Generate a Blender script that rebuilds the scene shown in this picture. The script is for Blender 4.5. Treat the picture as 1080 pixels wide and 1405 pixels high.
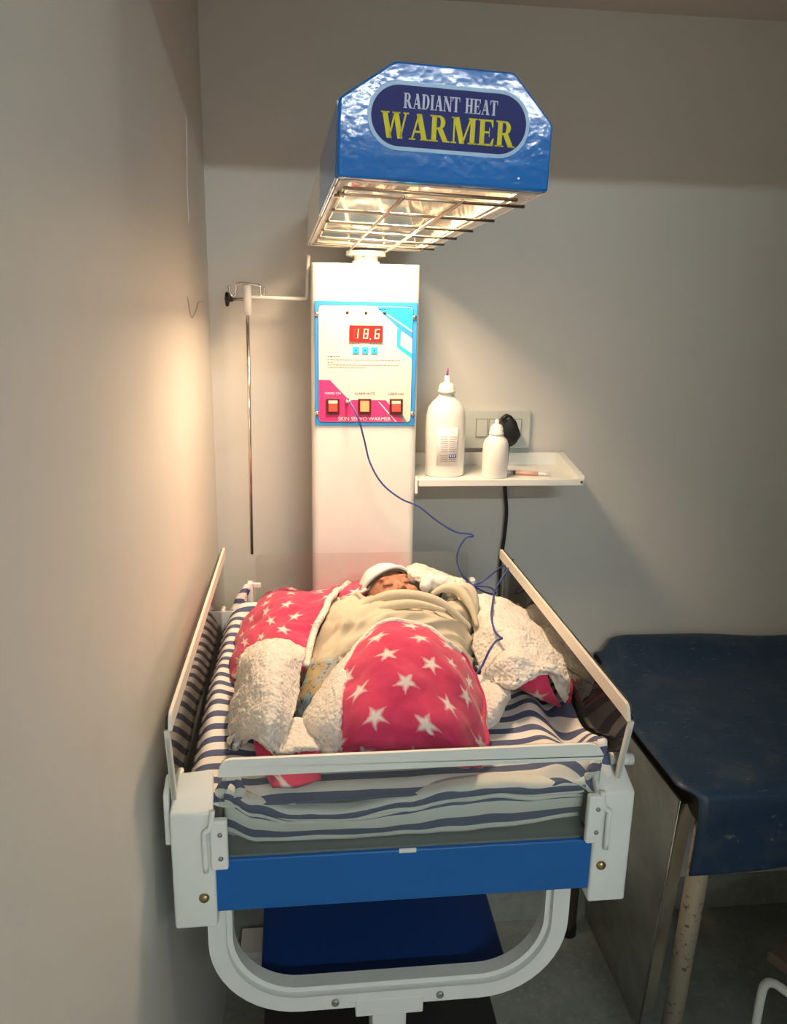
import bpy, bmesh, math, random
from mathutils import Vector, Matrix, noise
for o in list(bpy.data.objects): bpy.data.objects.remove(o, do_unlink=True)
random.seed(7)
scene = bpy.context.scene
col = scene.collection
R = math.radians

# ------------------------------------------------------------------ camera
YAW, PITCH, ROLL, FPX = R(6.6), R(14.4), R(1.1), 1090.0
Fv = Vector((math.sin(YAW)*math.cos(PITCH), math.cos(YAW)*math.cos(PITCH), -math.sin(PITCH)))
Rv = Vector((math.cos(YAW), -math.sin(YAW), 0)); Uv = Rv.cross(Fv)
R2 = Rv*math.cos(ROLL) + Uv*math.sin(ROLL); U2 = Uv*math.cos(ROLL) - Rv*math.sin(ROLL)
cd = bpy.data.cameras.new('camera'); cam = bpy.data.objects.new('camera', cd); col.objects.link(cam)
cam.matrix_world = Matrix(((R2.x, U2.x, -Fv.x, 0), (R2.y, U2.y, -Fv.y, 0), (R2.z, U2.z, -Fv.z, 1.60), (0, 0, 0, 1)))
cd.sensor_fit = 'AUTO'; cd.sensor_width = 36; cd.lens = 36*FPX/1405; cd.clip_start = 0.02
scene.camera = cam

# ------------------------------------------------------------------ world, exposure
w = bpy.data.worlds.new('world'); scene.world = w; w.use_nodes = True
w.node_tree.nodes['Background'].inputs[0].default_value = (0.75, 0.85, 0.9, 1)
w.node_tree.nodes['Background'].inputs[1].default_value = 0.02
vs = scene.view_settings
vs.view_transform = 'Standard'; vs.look = 'None'; vs.gamma = 1; vs.use_curve_mapping = False
vs.exposure = -0.06
TUBE_STRENGTH = 235.0
FILL_STRENGTH = 3.2
BULB_STRENGTH = 340.0
HOOD_WATTS = 8.6

# ------------------------------------------------------------------ helpers
def link(o):
    col.objects.link(o); return o
def tag(o, label=None, cat=None, group=None, kind=None):
    if label: o['label'] = label
    if cat: o['category'] = cat
    if group: o['group'] = group
    if kind: o['kind'] = kind
    return o
def thing(name, loc, label, cat, group=None):
    o = link(bpy.data.objects.new(name, None)); o.location = loc; o.empty_display_size = .05
    return tag(o, label, cat, group)
def attach(o, parent):
    if parent is not None:
        o.parent = parent
        if parent.type == 'EMPTY':
            o.matrix_parent_inverse = Matrix.Translation(-Vector(parent.location))
    return o
def obj(name, bm, mat, parent=None, smooth=False, label=None):
    me = bpy.data.meshes.new(name)
    bm.normal_update(); bm.to_mesh(me); bm.free()
    for m in (mat if isinstance(mat, (list, tuple)) else [mat]): me.materials.append(m)
    if smooth:
        for p in me.polygons: p.use_smooth = True
    o = link(bpy.data.objects.new(name, me))
    attach(o, parent)
    if label: o['label'] = label
    return o
def NB(): return bmesh.new()
def recalc(bm): bmesh.ops.recalc_face_normals(bm, faces=bm.faces[:])
def box(bm, x0, x1, y0, y1, z0, z1, bev=0.0, seg=2, M=None):
    t = bmesh.new()
    bmesh.ops.create_cube(t, size=1)
    for v in t.verts:
        v.co = Vector(((x0+x1)/2+v.co.x*(x1-x0), (y0+y1)/2+v.co.y*(y1-y0), (z0+z1)/2+v.co.z*(z1-z0)))
    if bev: bmesh.ops.bevel(t, geom=t.edges[:], offset=bev, segments=seg, affect='EDGES', profile=.5)
    if M is not None: t.transform(M)
    merge(bm, t)
def merge(bm, t):
    me = bpy.data.meshes.new('tmp'); t.to_mesh(me); t.free(); bm.from_mesh(me); bpy.data.meshes.remove(me)
def prism(bm, pts, axis, a, b, bev=0.0, M=None):
    """extrude a 2D polygon; axis 'x': pts are (y,z); 'y': (x,z); 'z': (x,y)"""
    t = bmesh.new()
    def mk(p, d):
        return {'x': (d, p[0], p[1]), 'y': (p[0], d, p[1]), 'z': (p[0], p[1], d)}[axis]
    A = [t.verts.new(mk(p, a)) for p in pts]; B = [t.verts.new(mk(p, b)) for p in pts]
    t.faces.new(A); t.faces.new(B[::-1]); n = len(pts)
    for i in range(n): t.faces.new((A[i], B[i], B[(i+1) % n], A[(i+1) % n]))
    recalc(t)
    if bev: bmesh.ops.bevel(t, geom=t.edges[:], offset=bev, segments=2, affect='EDGES', profile=.5)
    if M is not None: t.transform(M)
    merge(bm, t)
def rrect(x0, x1, y0, y1, r, n=5):
    out = []
    for cx, cy, a0 in ((x1-r, y1-r, 0), (x0+r, y1-r, 90), (x0+r, y0+r, 180), (x1-r, y0+r, 270)):
        for i in range(n+1):
            a = R(a0+90*i/n); out.append((cx+r*math.cos(a), cy+r*math.sin(a)))
    return out
def tube(bm, pts, r, n=8, closed=False, M=None, caps=True):
    pts = [Vector(p) for p in pts]; rings = []; up = None
    N = len(pts)
    for i, p in enumerate(pts):
        if closed: d = pts[(i+1) % N]-pts[i-1]
        else: d = pts[min(i+1, N-1)]-pts[max(i-1, 0)]
        if d.length < 1e-9: d = Vector((0, 0, 1))
        d.normalize()
        if up is None: up = d.orthogonal().normalized()
        up = (up-d*up.dot(d))
        if up.length < 1e-6: up = d.orthogonal()
        up.normalize(); s = d.cross(up)
        rr = r(i/(N-1)) if callable(r) else r
        ring = []
        for k in range(n):
            a = 2*math.pi*k/n
            c = p+up*(math.cos(a)*rr)+s*(math.sin(a)*rr)
            ring.append(bm.verts.new(M @ c if M is not None else c))
        rings.append(ring)
    m = N if closed else N-1
    for i in range(m):
        a, b = rings[i], rings[(i+1) % N]
        for k in range(n): bm.faces.new((a[k], a[(k+1) % n], b[(k+1) % n], b[k]))
    if caps and not closed:
        bm.faces.new(rings[0][::-1]); bm.faces.new(rings[-1])
def crv(pts, n=6):
    """Catmull-Rom through points"""
    pts = [Vector(p) for p in pts]; out = []
    for i in range(len(pts)-1):
        p0 = pts[max(i-1, 0)]; p1 = pts[i]; p2 = pts[i+1]; p3 = pts[min(i+2, len(pts)-1)]
        for k in range(n):
            t = k/n
            out.append(.5*((2*p1)+(p2-p0)*t+(2*p0-5*p1+4*p2-p3)*t*t+(3*p1-p0-3*p2+p3)*t**3))
    out.append(pts[-1]); return out
def lathe(bm, prof, c, sx=1, sy=1, n=24, axis='z', M=None):
    rings = []
    for r, h in prof:
        ring = []
        for k in range(n):
            a = 2*math.pi*k/n; x, y = r*math.cos(a)*sx, r*math.sin(a)*sy
            if axis == 'z': v = Vector((c[0]+x, c[1]+y, c[2]+h))
            elif axis == 'y': v = Vector((c[0]+x, c[1]+h, c[2]+y))
            else: v = Vector((c[0]+h, c[1]+x, c[2]+y))
            ring.append(bm.verts.new(M @ v if M is not None else v))
        rings.append(ring)
    for i in range(len(rings)-1):
        for k in range(n): bm.faces.new((rings[i][k], rings[i][(k+1) % n], rings[i+1][(k+1) % n], rings[i+1][k]))
    bm.faces.new(rings[0][::-1]); bm.faces.new(rings[-1]); recalc(bm)
def fillet(pts, rad, n=5):
    """round the corners of a 2D polygon; rad is one number or one per corner"""
    out = []; N = len(pts)
    for i, p in enumerate(pts):
        r = rad[i] if isinstance(rad, (list, tuple)) else rad
        p = Vector(p); a = Vector(pts[i-1]); b = Vector(pts[(i+1) % N])
        if r <= 0: out.append(tuple(p)); continue
        ra = (a-p).normalized(); rb = (b-p).normalized()
        p1 = p+ra*r; p2 = p+rb*r
        for k in range(n+1):
            t = k/n; q = p1*(1-t)**2+p*2*t*(1-t)+p2*t*t; out.append(tuple(q))
    return out
def text_mesh(bm, s, size, M, ext=.0002):
    cu = bpy.data.curves.new('t', 'FONT'); cu.body = s; cu.size = size; cu.align_x = 'CENTER'; cu.extrude = ext
    cu.resolution_u = 2
    o = bpy.data.objects.new('t', cu); col.objects.link(o)
    dg = bpy.context.evaluated_depsgraph_get(); me = bpy.data.meshes.new_from_object(o.evaluated_get(dg))
    me.transform(M); bm.from_mesh(me)
    bpy.data.objects.remove(o); bpy.data.curves.remove(cu); bpy.data.meshes.remove(me)

# ------------------------------------------------------------------ materials
class NT:
    def __init__(s, name):
        s.m = bpy.data.materials.new(name); s.m.use_nodes = True; s.t = s.m.node_tree
        s.b = s.t.nodes['Principled BSDF']; s.out = s.t.nodes['Material Output']
    def n(s, ty, **kw):
        x = s.t.nodes.new(ty)
        for k, v in kw.items(): setattr(x, k, v)
        return x
    def l(s, a, b): s.t.links.new(a, b)
    def math(s, op, a, b=None, c=None, clamp=False):
        x = s.n('ShaderNodeMath', operation=op); x.use_clamp = clamp
        for i, v in enumerate((a, b, c)):
            if v is None: continue
            if isinstance(v, (int, float)): x.inputs[i].default_value = v
            else: s.l(v, x.inputs[i])
        return x.outputs[0]
    def coord(s, which='Object'): return s.n('ShaderNodeTexCoord').outputs[which]
    def noise(s, scale, detail=3, vec=None, rough=.5):
        x = s.n('ShaderNodeTexNoise'); x.inputs['Scale'].default_value = scale; x.inputs['Detail'].default_value = detail
        x.inputs['Roughness'].default_value = rough
        s.l(vec if vec is not None else s.coord(), x.inputs['Vector']); return x.outputs['Fac']
    def mix(s, f, a, b):
        x = s.n('ShaderNodeMix', data_type='RGBA')
        for i, v in ((0, f), (6, a), (7, b)):
            if isinstance(v, (int, float)): x.inputs[i].default_value = v
            elif isinstance(v, tuple): x.inputs[i].default_value = (*v, 1)
            else: s.l(v, x.inputs[i])
        return x.outputs[2]
    def ramp(s, f, lo, hi):
        x = s.n('ShaderNodeMapRange'); s.l(f, x.inputs[0])
        x.inputs[1].default_value = lo; x.inputs[2].default_value = hi; return x.outputs[0]
    def bump(s, h, strength, dist):
        x = s.n('ShaderNodeBump'); x.inputs['Strength'].default_value = strength; x.inputs['Distance'].default_value = dist
        s.l(h, x.inputs['Height']); s.l(x.outputs[0], s.b.inputs['Normal'])
    def set(s, col=None, rough=None, metal=None, **kw):
        if col is not None:
            if isinstance(col, tuple): s.b.inputs['Base Color'].default_value = (*col, 1)
            else: s.l(col, s.b.inputs['Base Color'])
        if rough is not None: s.b.inputs['Roughness'].default_value = rough
        if metal is not None: s.b.inputs['Metallic'].default_value = metal
        for k, v in kw.items(): s.b.inputs[k].default_value = v
        return s
def plain(name, c, rough=.5, metal=0., var=.06, scale=30, bump=0., bscale=200, **kw):
    t = NT(name); f = t.noise(scale)
    lo = tuple(max(0, x*(1-var)) for x in c); hi = tuple(min(1, x*(1+var)) for x in c)
    t.set(t.mix(f, lo, hi), rough, metal, **kw)
    if bump: t.bump(t.noise(bscale), bump, .001)
    return t.m
def emit(name, c, strength):
    t = NT(name); t.set(c, .4); t.b.inputs['Emission Color'].default_value = (*c, 1); t.b.inputs['Emission Strength'].default_value = strength
    return t.m
M = {}
def wall_mat(name, c):
    t = NT(name)
    big = t.ramp(t.noise(1.6, 4), .35, .7); fine = t.ramp(t.noise(9, 5, rough=.65), .55, .78)
    c1 = t.mix(big, tuple(x*.95 for x in c), c); c2 = t.mix(t.math('MULTIPLY', fine, .25), c1, tuple(x*.80 for x in c))
    t.set(c2, .55); t.bump(t.noise(60, 3), .12, .002); return t.m
M['wall'] = wall_mat('wall_paint', (.72, .71, .665))
M['ceil'] = wall_mat('ceiling_paint', (.66, .63, .59))
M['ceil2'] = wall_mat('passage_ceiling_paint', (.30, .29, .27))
t = NT('floor_stone'); a = t.ramp(t.noise(7, 6, rough=.7), .35, .7); b = t.ramp(t.noise(60, 3), .55, .75)
t.set(t.mix(t.math('MULTIPLY', b, .5), t.mix(a, (.24, .26, .235), (.38, .40, .36)), (.48, .49, .45)), .35); M['floor'] = t.m
M['skirt'] = t.m
M['white'] = plain('white_powder_coat', (.80, .83, .81), .38, var=.03, bump=.05, bscale=500)
M['plastic'] = plain('white_plastic', (.83, .87, .845), .35, var=.03)
M['cream'] = plain('cream_strip', (.80, .77, .70), .4, var=.03)
t = NT('blue_enamel'); t.set(t.mix(t.noise(8), (.006, .16, .58), (.012, .20, .70)), .11); t.b.inputs['Coat Weight'].default_value = 0; t.b.inputs['Specular IOR Level'].default_value = .38
t.b.inputs['Coat Roughness'].default_value = .08; t.bump(t.noise(70, 2), .12, .003); M['blue'] = t.m
M['fascia'] = plain('blue_fascia', (.004, .12, .42), .32, var=.06, scale=8)
M['traybl'] = plain('deep_blue_plastic', (.010, .048, .225), .35, var=.1, scale=10)
M['traygrey'] = plain('grey_tray', (.24, .26, .24), .5)
M['black'] = plain('black_plastic', (.012, .012, .014), .4, var=.2)
M['blackbase'] = plain('black_base', (.01, .011, .015), .5, var=.2)
M['brass'] = plain('brass_screw', (.42, .33, .17), .28, 1., var=.1)
M['chrome'] = plain('chrome', (.78, .74, .68), .14, 1., var=.04)
M['steelbolt'] = plain('steel_bolt', (.40, .41, .40), .35, 1., var=.1)
t = NT('polished_reflector'); t.set((.93, .88, .80), .13, 1.); t.bump(t.noise(14, 2), .25, .01); M['reflector'] = t.m
M['wire'] = plain('grille_wire', (.72, .66, .58), .22, 1., var=.05)
M['navy'] = plain('decal_navy', (.022, .030, .19), .45, var=.03, **{'Specular IOR Level': .15})
M['ice'] = plain('decal_ice_blue', (.36, .58, .88), .35, var=.02)
M['yellow'] = plain('decal_yellow', (.84, .74, .03), .45, var=.02, **{'Specular IOR Level': .2})
M['lilac'] = plain('decal_pale', (.72, .76, .94), .45, var=.02, **{'Specular IOR Level': .2})
M['panelblue'] = plain('panel_blue', (.03, .28, .70), .3, var=.02)
M['panelcyan'] = plain('panel_cyan', (.02, .46, .86), .3, var=.02)
M['panelcream'] = plain('panel_cream', (.70, .66, .585), .35, var=.01)
M['panelpink'] = plain('panel_pink', (.74, .035, .20), .35, var=.05, scale=400)
M['ink'] = plain('ink', (.06, .05, .05), .5)
M['greyink'] = plain('grey_ink', (.26, .22, .20), .5)
M['whiteink'] = plain('white_ink', (.88, .82, .84), .4)
M['inknavy'] = plain('navy_ink', (.03, .05, .30), .5)
M['display'] = emit('display_red', (.42, .008, .008), .35)
M['segment'] = emit('lit_segment', (1., .62, .28), 2.2)
M['ghost'] = emit('unlit_segment', (.62, .05, .03), .4)
M['maroon'] = plain('switch_housing', (.085, .012, .008), .35)
M['rockred'] = emit('lit_red_rocker', (.72, .035, .015), .45)
M['rockorange'] = emit('lit_orange_rocker', (.95, .25, .09), .35)
M['rockpale'] = emit('lit_rocker_top', (1., .55, .33), .6)
t = NT('clear_acrylic')
tr = t.n('ShaderNodeBsdfTransparent'); tr.inputs[0].default_value = (.93, .95, .94, 1)
gl = t.n('ShaderNodeBsdfGlossy'); gl.inputs['Roughness'].default_value = .04
fr = t.n('ShaderNodeFresnel'); fr.inputs[0].default_value = 1.4
mx = t.n('ShaderNodeMixShader'); t.l(t.math('MULTIPLY', fr.outputs[0], 1.0), mx.inputs[0]); t.l(tr.outputs[0], mx.inputs[1]); t.l(gl.outputs[0], mx.inputs[2])
df = t.n('ShaderNodeBsdfDiffuse'); df.inputs[0].default_value = (.8, .8, .76, 1)
mx2 = t.n('ShaderNodeMixShader'); mx2.inputs[0].default_value = .02; t.l(mx.outputs[0], mx2.inputs[1]); t.l(df.outputs[0], mx2.inputs[2])
t.l(mx2.outputs[0], t.out.inputs[0]); M['acrylic'] = t.m
# striped cotton: UV in metres, v across the stripes
t = NT('striped_cotton'); uv = t.coord('UV'); sp = t.n('ShaderNodeSeparateXYZ'); t.l(uv, sp.inputs[0])
wob = t.math('MULTIPLY', t.math('SUBTRACT', t.noise(18, 2, uv), .5), .004)
ph = t.math('FRACT', t.math('DIVIDE', t.math('ADD', sp.outputs[1], wob), .0335))
st = t.math('MULTIPLY', t.math('GREATER_THAN', ph, .08), t.math('LESS_THAN', ph, .54))
wv = t.noise(900, 2, uv); bl = t.mix(wv, (.052, .070, .165), (.130, .155, .275)); wh = t.mix(wv, (.78, .77, .73), (.90, .89, .85))
t.set(t.mix(st, wh, bl), .9); t.bump(t.noise(700, 2, uv), .25, .001); M['stripe'] = t.m
# pink fleece printed with stars: UV in metres
t = NT('star_fleece'); uv = t.coord('UV'); sp = t.n('ShaderNodeSeparateXYZ'); t.l(uv, sp.inputs[0])
CELL = .067
qy = t.math('DIVIDE', sp.outputs[1], CELL*.82); row = t.math('FLOOR', qy)
qx = t.math('ADD', t.math('DIVIDE', sp.outputs[0], CELL), t.math('MULTIPLY', t.math('MODULO', t.math('ABSOLUTE', row), 2.0), .5))
wn = t.n('ShaderNodeTexWhiteNoise'); cb = t.n('ShaderNodeCombineXYZ'); t.l(t.math('FLOOR', qx), cb.inputs[0]); t.l(row, cb.inputs[1]); t.l(cb.outputs[0], wn.inputs['Vector'])
lx = t.math('SUBTRACT', t.math('FRACT', qx), .5); ly = t.math('MULTIPLY', t.math('SUBTRACT', t.math('FRACT', qy), .5), .82)
ang = t.math('ADD', t.math('ARCTAN2', lx, ly), t.math('MULTIPLY', wn.outputs['Value'], 1.2)); rad = t.math('SQRT', t.math('ADD', t.math('MULTIPLY', lx, lx), t.math('MULTIPLY', ly, ly)))
w5 = 2*math.pi/5
fa = t.math('MULTIPLY', t.math('ABSOLUTE', t.math('SUBTRACT', t.math('FRACT', t.math('ADD', t.math('DIVIDE', ang, w5), 10.5)), .5)), w5)
px = t.math('MULTIPLY', rad, t.math('COSINE', fa)); py = t.math('MULTIPLY', rad, t.math('SINE', fa))
RO = .27; RI = .115; dx, dy = RI*math.cos(w5/2)-RO, RI*math.sin(w5/2)
sd = t.math('SUBTRACT', t.math('MULTIPLY', py, dx), t.math('MULTIPLY', t.math('SUBTRACT', px, RO), dy))
star = t.ramp(t.math('ADD', sd, t.math('MULTIPLY', t.math('SUBTRACT', t.noise(150, 2, uv), .5), .012)), -.004, .009)
pk = t.mix(t.ramp(t.noise(25, 3, uv), .3, .7), (.52, .020, .095), (.67, .047, .135))
t.set(t.mix(star, pk, (.80, .70, .68)), .95); t.b.inputs['Sheen Weight'].default_value = .2; t.b.inputs['Sheen Roughness'].default_value = .5
t.bump(t.noise(420, 3, uv), .35, .0015); M['fleece'] = t.m
t = NT('sherpa_pile'); vo = t.n('ShaderNodeTexVoronoi'); vo.inputs['Scale'].default_value = 170; t.l(t.coord(), vo.inputs['Vector'])
t.set(t.mix(t.noise(60, 4), (.74, .69, .62), (.90, .87, .82)), 1.); t.b.inputs['Sheen Weight'].default_value = .3
t.bump(t.math('ADD', t.math('MULTIPLY', vo.outputs['Distance'], -1.0), t.noise(90, 3)), .8, .003); M['sherpa'] = t.m
t = NT('beige_cotton'); t.set(t.mix(t.noise(20), (.56, .50, .38), (.66, .60, .47)), .95); t.bump(t.noise(500, 2), .2, .001); M['beige'] = t.m
t = NT('printed_cotton'); vo = t.n('ShaderNodeTexVoronoi'); vo.inputs['Scale'].default_value = 38; t.l(t.coord(), vo.inputs['Vector'])
sc = t.n('ShaderNodeSeparateColor'); t.l(vo.outputs['Color'], sc.inputs[0])
c1 = t.mix(t.math('GREATER_THAN', sc.outputs[0], .55), (.36, .36, .33), (.50, .40, .22)); c2 = t.mix(t.math('GREATER_THAN', sc.outputs[1], .6), c1, (.32, .47, .58))
t.set(t.mix(t.math('MULTIPLY', t.math('GREATER_THAN', t.noise(150, 2), .6), .7), c2, (.08, .08, .07)), .95); M['print'] = t.m
t = NT('skin'); t.set(t.mix(t.ramp(t.noise(70), .3, .7), (.42, .17, .10), (.56, .27, .17)), .55); t.b.inputs['Subsurface Weight'].default_value = .1
t.b.inputs['Subsurface Radius'].default_value = (.01, .004, .002); M['skin'] = t.m
M['cap'] = plain('white_knit', (.86, .85, .82), .95, var=.03, bump=.5, bscale=700)
M['capdark'] = plain('dark_piping', (.06, .06, .07), .9)
t = NT('blue_vinyl'); sc1 = t.ramp(t.noise(14, 6, rough=.7), .5, .75)
st = t.n('ShaderNodeMapping'); st.inputs['Scale'].default_value = (9, 60, 9); t.l(t.coord(), st.inputs[0])
scr = t.ramp(t.noise(5, 4, st.outputs[0]), .66, .74)
t.set(t.mix(t.math('MULTIPLY', scr, .7), t.mix(sc1, (.009, .032, .075), (.045, .066, .09)), (.22, .24, .25)), .45); t.bump(t.noise(30, 3), .25, .004); M['vinyl'] = t.m
t = NT('dull_steel'); f = t.ramp(t.noise(6, 5, rough=.65), .4, .7); t.set(t.mix(f, (.44, .46, .42), (.28, .25, .21)), .34, .6); M['steel'] = t.m
t = NT('chipped_paint'); f = t.ramp(t.noise(90, 4), .58, .66); t.set(t.mix(f, (.25, .22, .165), (.09, .065, .045)), .5); M['oldpaint'] = t.m
M['brownleg'] = plain('brown_paint', (.12, .085, .06), .5, var=.2)
M['board'] = plain('brown_board', (.13, .09, .065), .7, var=.2)
t = NT('frosted_plastic'); t.set(t.mix(t.noise(20), (.90, .88, .83), (.95, .93, .88)), .3)
t.b.inputs['Subsurface Weight'].default_value = .4; t.b.inputs['Subsurface Radius'].default_value = (.03, .03, .025); M['bottle'] = t.m
M['purple'] = plain('purple_plastic', (.30, .06, .42), .4)
M['paper'] = plain('label_paper', (.80, .79, .78), .6, var=.02)
M['switchplate'] = plain('switch_plate', (.60, .64, .60), .3, var=.02)
M['gap'] = plain('dark_gap', (.16, .17, .16), .6)
M['probe'] = plain('blue_cable', (.035, .06, .26), .4, var=.1)
M['salmon'] = plain('thermometer_plastic', (.80, .45, .34), .4, var=.05)
M['tube'] = emit('fluorescent_tube', (.86, .97, .97), TUBE_STRENGTH)
M['day'] = emit('daylit_pane', (.97, .96, .93), FILL_STRENGTH)
M['bulb'] = emit('lamp_bulb', (1., .93, .84), BULB_STRENGTH)
M['fixture'] = plain('lamp_fixture', (.7, .7, .7), .5)

# ------------------------------------------------------------------ the room
def struct(name, bm, mat, parent=None, **kw):
    o = obj(name, bm, mat, parent, **kw)
    if parent is None: o['kind'] = 'structure'
    return o
ZF = -.03            # floor level
ZC = 2.207           # soffit over the bed
bm = NB(); box(bm, -.32, -.20, -5.0, 1.92, ZF-.1, 2.85); struct('wall_left', bm, M['wall'])
bm = NB(); box(bm, -.20, 2.5, 1.80, 1.92, ZF-.1, 2.85); struct('wall_back', bm, M['wall'])
bm = NB(); box(bm, 2.5, 2.62, -5.0, 1.92, ZF-.1, 2.85); struct('wall_right', bm, M['wall'])
bm = NB(); box(bm, -.32, 2.62, -5.12, -5.0, ZF-.1, 2.85); struct('wall_front', bm, M['wall'])
bm = NB(); box(bm, .90, 2.5, .12, .23, ZF-.1, ZC); struct('wall_partition', bm, M['wall'])
bm = NB(); box(bm, -.32, 2.62, -5.12, 1.92, ZF-.1, ZF); struct('floor', bm, M['floor'])
bm = NB(); box(bm, -.20, 2.5, .20, 1.80, ZC, ZC+.12); struct('ceiling', bm, M['ceil'])
bm = NB(); box(bm, -.32, 2.62, -5.12, 1.92, 2.80, 2.92); struct('ceiling_upper', bm, M['ceil2'])
bm = NB(); box(bm, -.20, 2.5, 1.788, 1.80, ZF, ZF+.10, .002); struct('baseboard_back', bm, M['skirt'])

wd = thing('window_1', (.9, -4.99, 1.0), 'bright daylight window at the far end of the passage behind the viewer', 'window'); wd['kind'] = 'structure'  # unseen glowing panel, added to fill the room with soft light
for a, b, c, d in ((.10, 1.70, .94, 1.0), (.10, 1.70, 2.05, 2.11), (.10, .16, 1.0, 2.05), (1.64, 1.70, 1.0, 2.05), (.88, .92, 1.0, 2.05)):
    bm = NB(); box(bm, a, b, -5.0, -4.95, c, d, .003); obj('window_frame', bm, M['fixture'], wd)
for a, b in ((.16, .88), (.92, 1.64)):
    bm = NB(); box(bm, a, b, -4.992, -4.985, 1.0, 2.05); obj('pane', bm, M['day'], wd)
# fluorescent batten in the passage behind the camera
tl = thing('tube_light', (.80, -2.0, 2.69), 'white fluorescent batten on the passage ceiling behind the viewer', 'lamp')
bm = NB(); box(bm, .20, 1.40, -2.03, -1.97, 2.70, 2.80, .005); obj('batten', bm, M['fixture'], tl)
bm = NB(); tube(bm, [(.22, -2.0, 2.665), (1.38, -2.0, 2.665)], .014, 12); obj('glass_tube', bm, M['tube'], tl, True)

wl = thing('wall_lamp', (2.46, -1.05, 2.2), 'round white bulb on the passage side wall behind the viewer', 'lamp')
bm = NB(); lathe(bm, [(.05, 0), (.05, -.02), (.02, -.035), (.02, -.06)], (2.5, -1.05, 2.2), n=20, axis='x'); obj('lamp_holder', bm, M['fixture'], wl, True)
bm = NB(); lathe(bm, [(.016, -.058), (.022, -.07), (.038, -.095), (.042, -.12), (.036, -.142), (.018, -.158), (.002, -.162)], (2.5, -1.05, 2.2), n=20, axis='x'); obj('glass_bulb', bm, M['bulb'], wl, True)

# ------------------------------------------------------------------ radiant warmer
BX = .130
rw = thing('radiant_warmer', (BX, 1.25, ZF), 'white and blue infant radiant warmer with overhead hood and acrylic sided bed', 'infant warmer')
# column
bm = NB(); prism(bm, rrect(.017, .233, 1.62, 1.745, .014), 'z', .02, 1.683, .003); obj('column', bm, M['white'], rw, label='tall white column')
bm = NB(); lathe(bm, [(.040, 1.700), (.040, 1.709), (.036, 1.7095)], (.128, 1.675, 0), n=32); lathe(bm, [(.028, 1.68), (.028, 1.689), (.024, 1.691), (.024, 1.70)], (.128, 1.675, 0), n=32)
neck = obj('neck', bm, M['white'], rw)
for k in range(6):
    bm = NB(); a = k*math.pi/3+.3; lathe(bm, [(.0035, -.003), (.003, 0)], (.128+.033*math.cos(a), 1.675+.033*math.sin(a), 1.700), n=8); obj('screw', bm, M['steelbolt'], neck)
# ---- hood
HM = Matrix.Translation((.157, .94, 1.733)) @ Matrix.Rotation(R(2.1), 4, 'Z') @ Matrix.Rotation(R(1.6), 4, 'Y') @ Matrix.Rotation(R(-1.4), 4, 'X')
HL = .75; HW = .119
OCT = [(-HW, 0), (-HW, .079), (-.061, .119), (.071, .119), (HW, .070), (HW, 0)]
INN = [(-HW+.004, .003), (-HW+.004, .077), (-.060, .115), (.070, .115), (HW-.004, .068), (HW-.004, .003)]
bm = NB()
ring = OCT + INN[::-1]
t_ = bmesh.new()
A = [t_.verts.new((x, 0, z)) for x, z in ring]; B = [t_.verts.new((x, HL, z)) for x, z in ring]
for i in range(len(ring)): t_.faces.new((A[i], B[i], B[(i+1) % len(ring)], A[(i+1) % len(ring)]))
recalc(t_); t_.transform(HM); merge(bm, t_)
prism(bm, OCT, 'y', HL-.004, HL+.002, 0, HM)
hood = obj('hood', bm, M['plastic'], rw, label='overhead heater hood')
bm = NB(); prism(bm, fillet(OCT, .004, 3), 'y', -.012, .004, .0025, HM); hf = obj('front_cover', bm, M['blue'], hood, label='glossy blue front cover')
bm = NB()
prism(bm, [(x, z) for x, z in [(-HW-.001, .001), (-HW-.001, .0795), (-.0615, .1205), (.0715, .1205), (HW+.001, .0705), (HW+.001, .001), (HW-.003, .001), (HW-.003, .069), (.070, .1165), (-.060, .1165), (-HW+.003, .0775), (-HW+.003, .001)]], 'y', .004, .32, 0, HM)
obj('blue_sleeve', bm, M['blue'], hood)
# flanges round the opening
bm = NB()
box(bm, -HW+.004, -HW+.016, .004, HL-.004, 0, .002, 0, 1, HM); box(bm, HW-.028, HW-.004, .004, HL-.004, 0, .002, 0, 1, HM)
box(bm, -HW+.004, HW-.004, .004, .016, 0, .002, 0, 1, HM); box(bm, -HW+.004, HW-.004, HL-.075, HL-.004, 0, .002, 0, 1, HM)
obj('bottom_rim', bm, M['plastic'], hood)
bm = NB()
lo = [(-HW+.016, .016), (HW-.028, .016), (HW-.028, HL-.075), (-HW+.016, HL-.075)]
hi = [(-.070, .05), (.060, .05), (.060, HL-.11), (-.070, HL-.11)]
L_ = [bm.verts.new(HM @ Vector((x, y, .002))) for x, y in lo]; H_ = [bm.verts.new(HM @ Vector((x, y, .098))) for x, y in hi]
for i in range(4): bm.faces.new((L_[i], H_[i], H_[(i+1) % 4], L_[(i+1) % 4]))
bm.faces.new(H_); obj('reflector', bm, M['reflector'], hood, label='polished metal reflector')
for x in (-.03, .02):
    bm = NB(); tube(bm, [(x, .12, .088), (x, HL-.18, .088)], .006, 10, M=HM); obj('heater_rod', bm, M['steelbolt'], hood, True)
bm = NB()
tube(bm, [(-HW+.012, .03, -.004), (HW-.024, .03, -.004), (HW-.024, HL-.085, -.004), (-HW+.012, HL-.085, -.004)], .0022, 8, True, HM)
obj('grille_frame', bm, M['wire'], hood, True)
for y in (.055, .19, .31, .42, .52, .61):
    bm = NB(); tube(bm, [(-HW+.008, y, -.007), (HW-.006, y, -.007)], .0022, 8, M=HM); obj('grille_wire', bm, M['wire'], hood, True)
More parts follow.
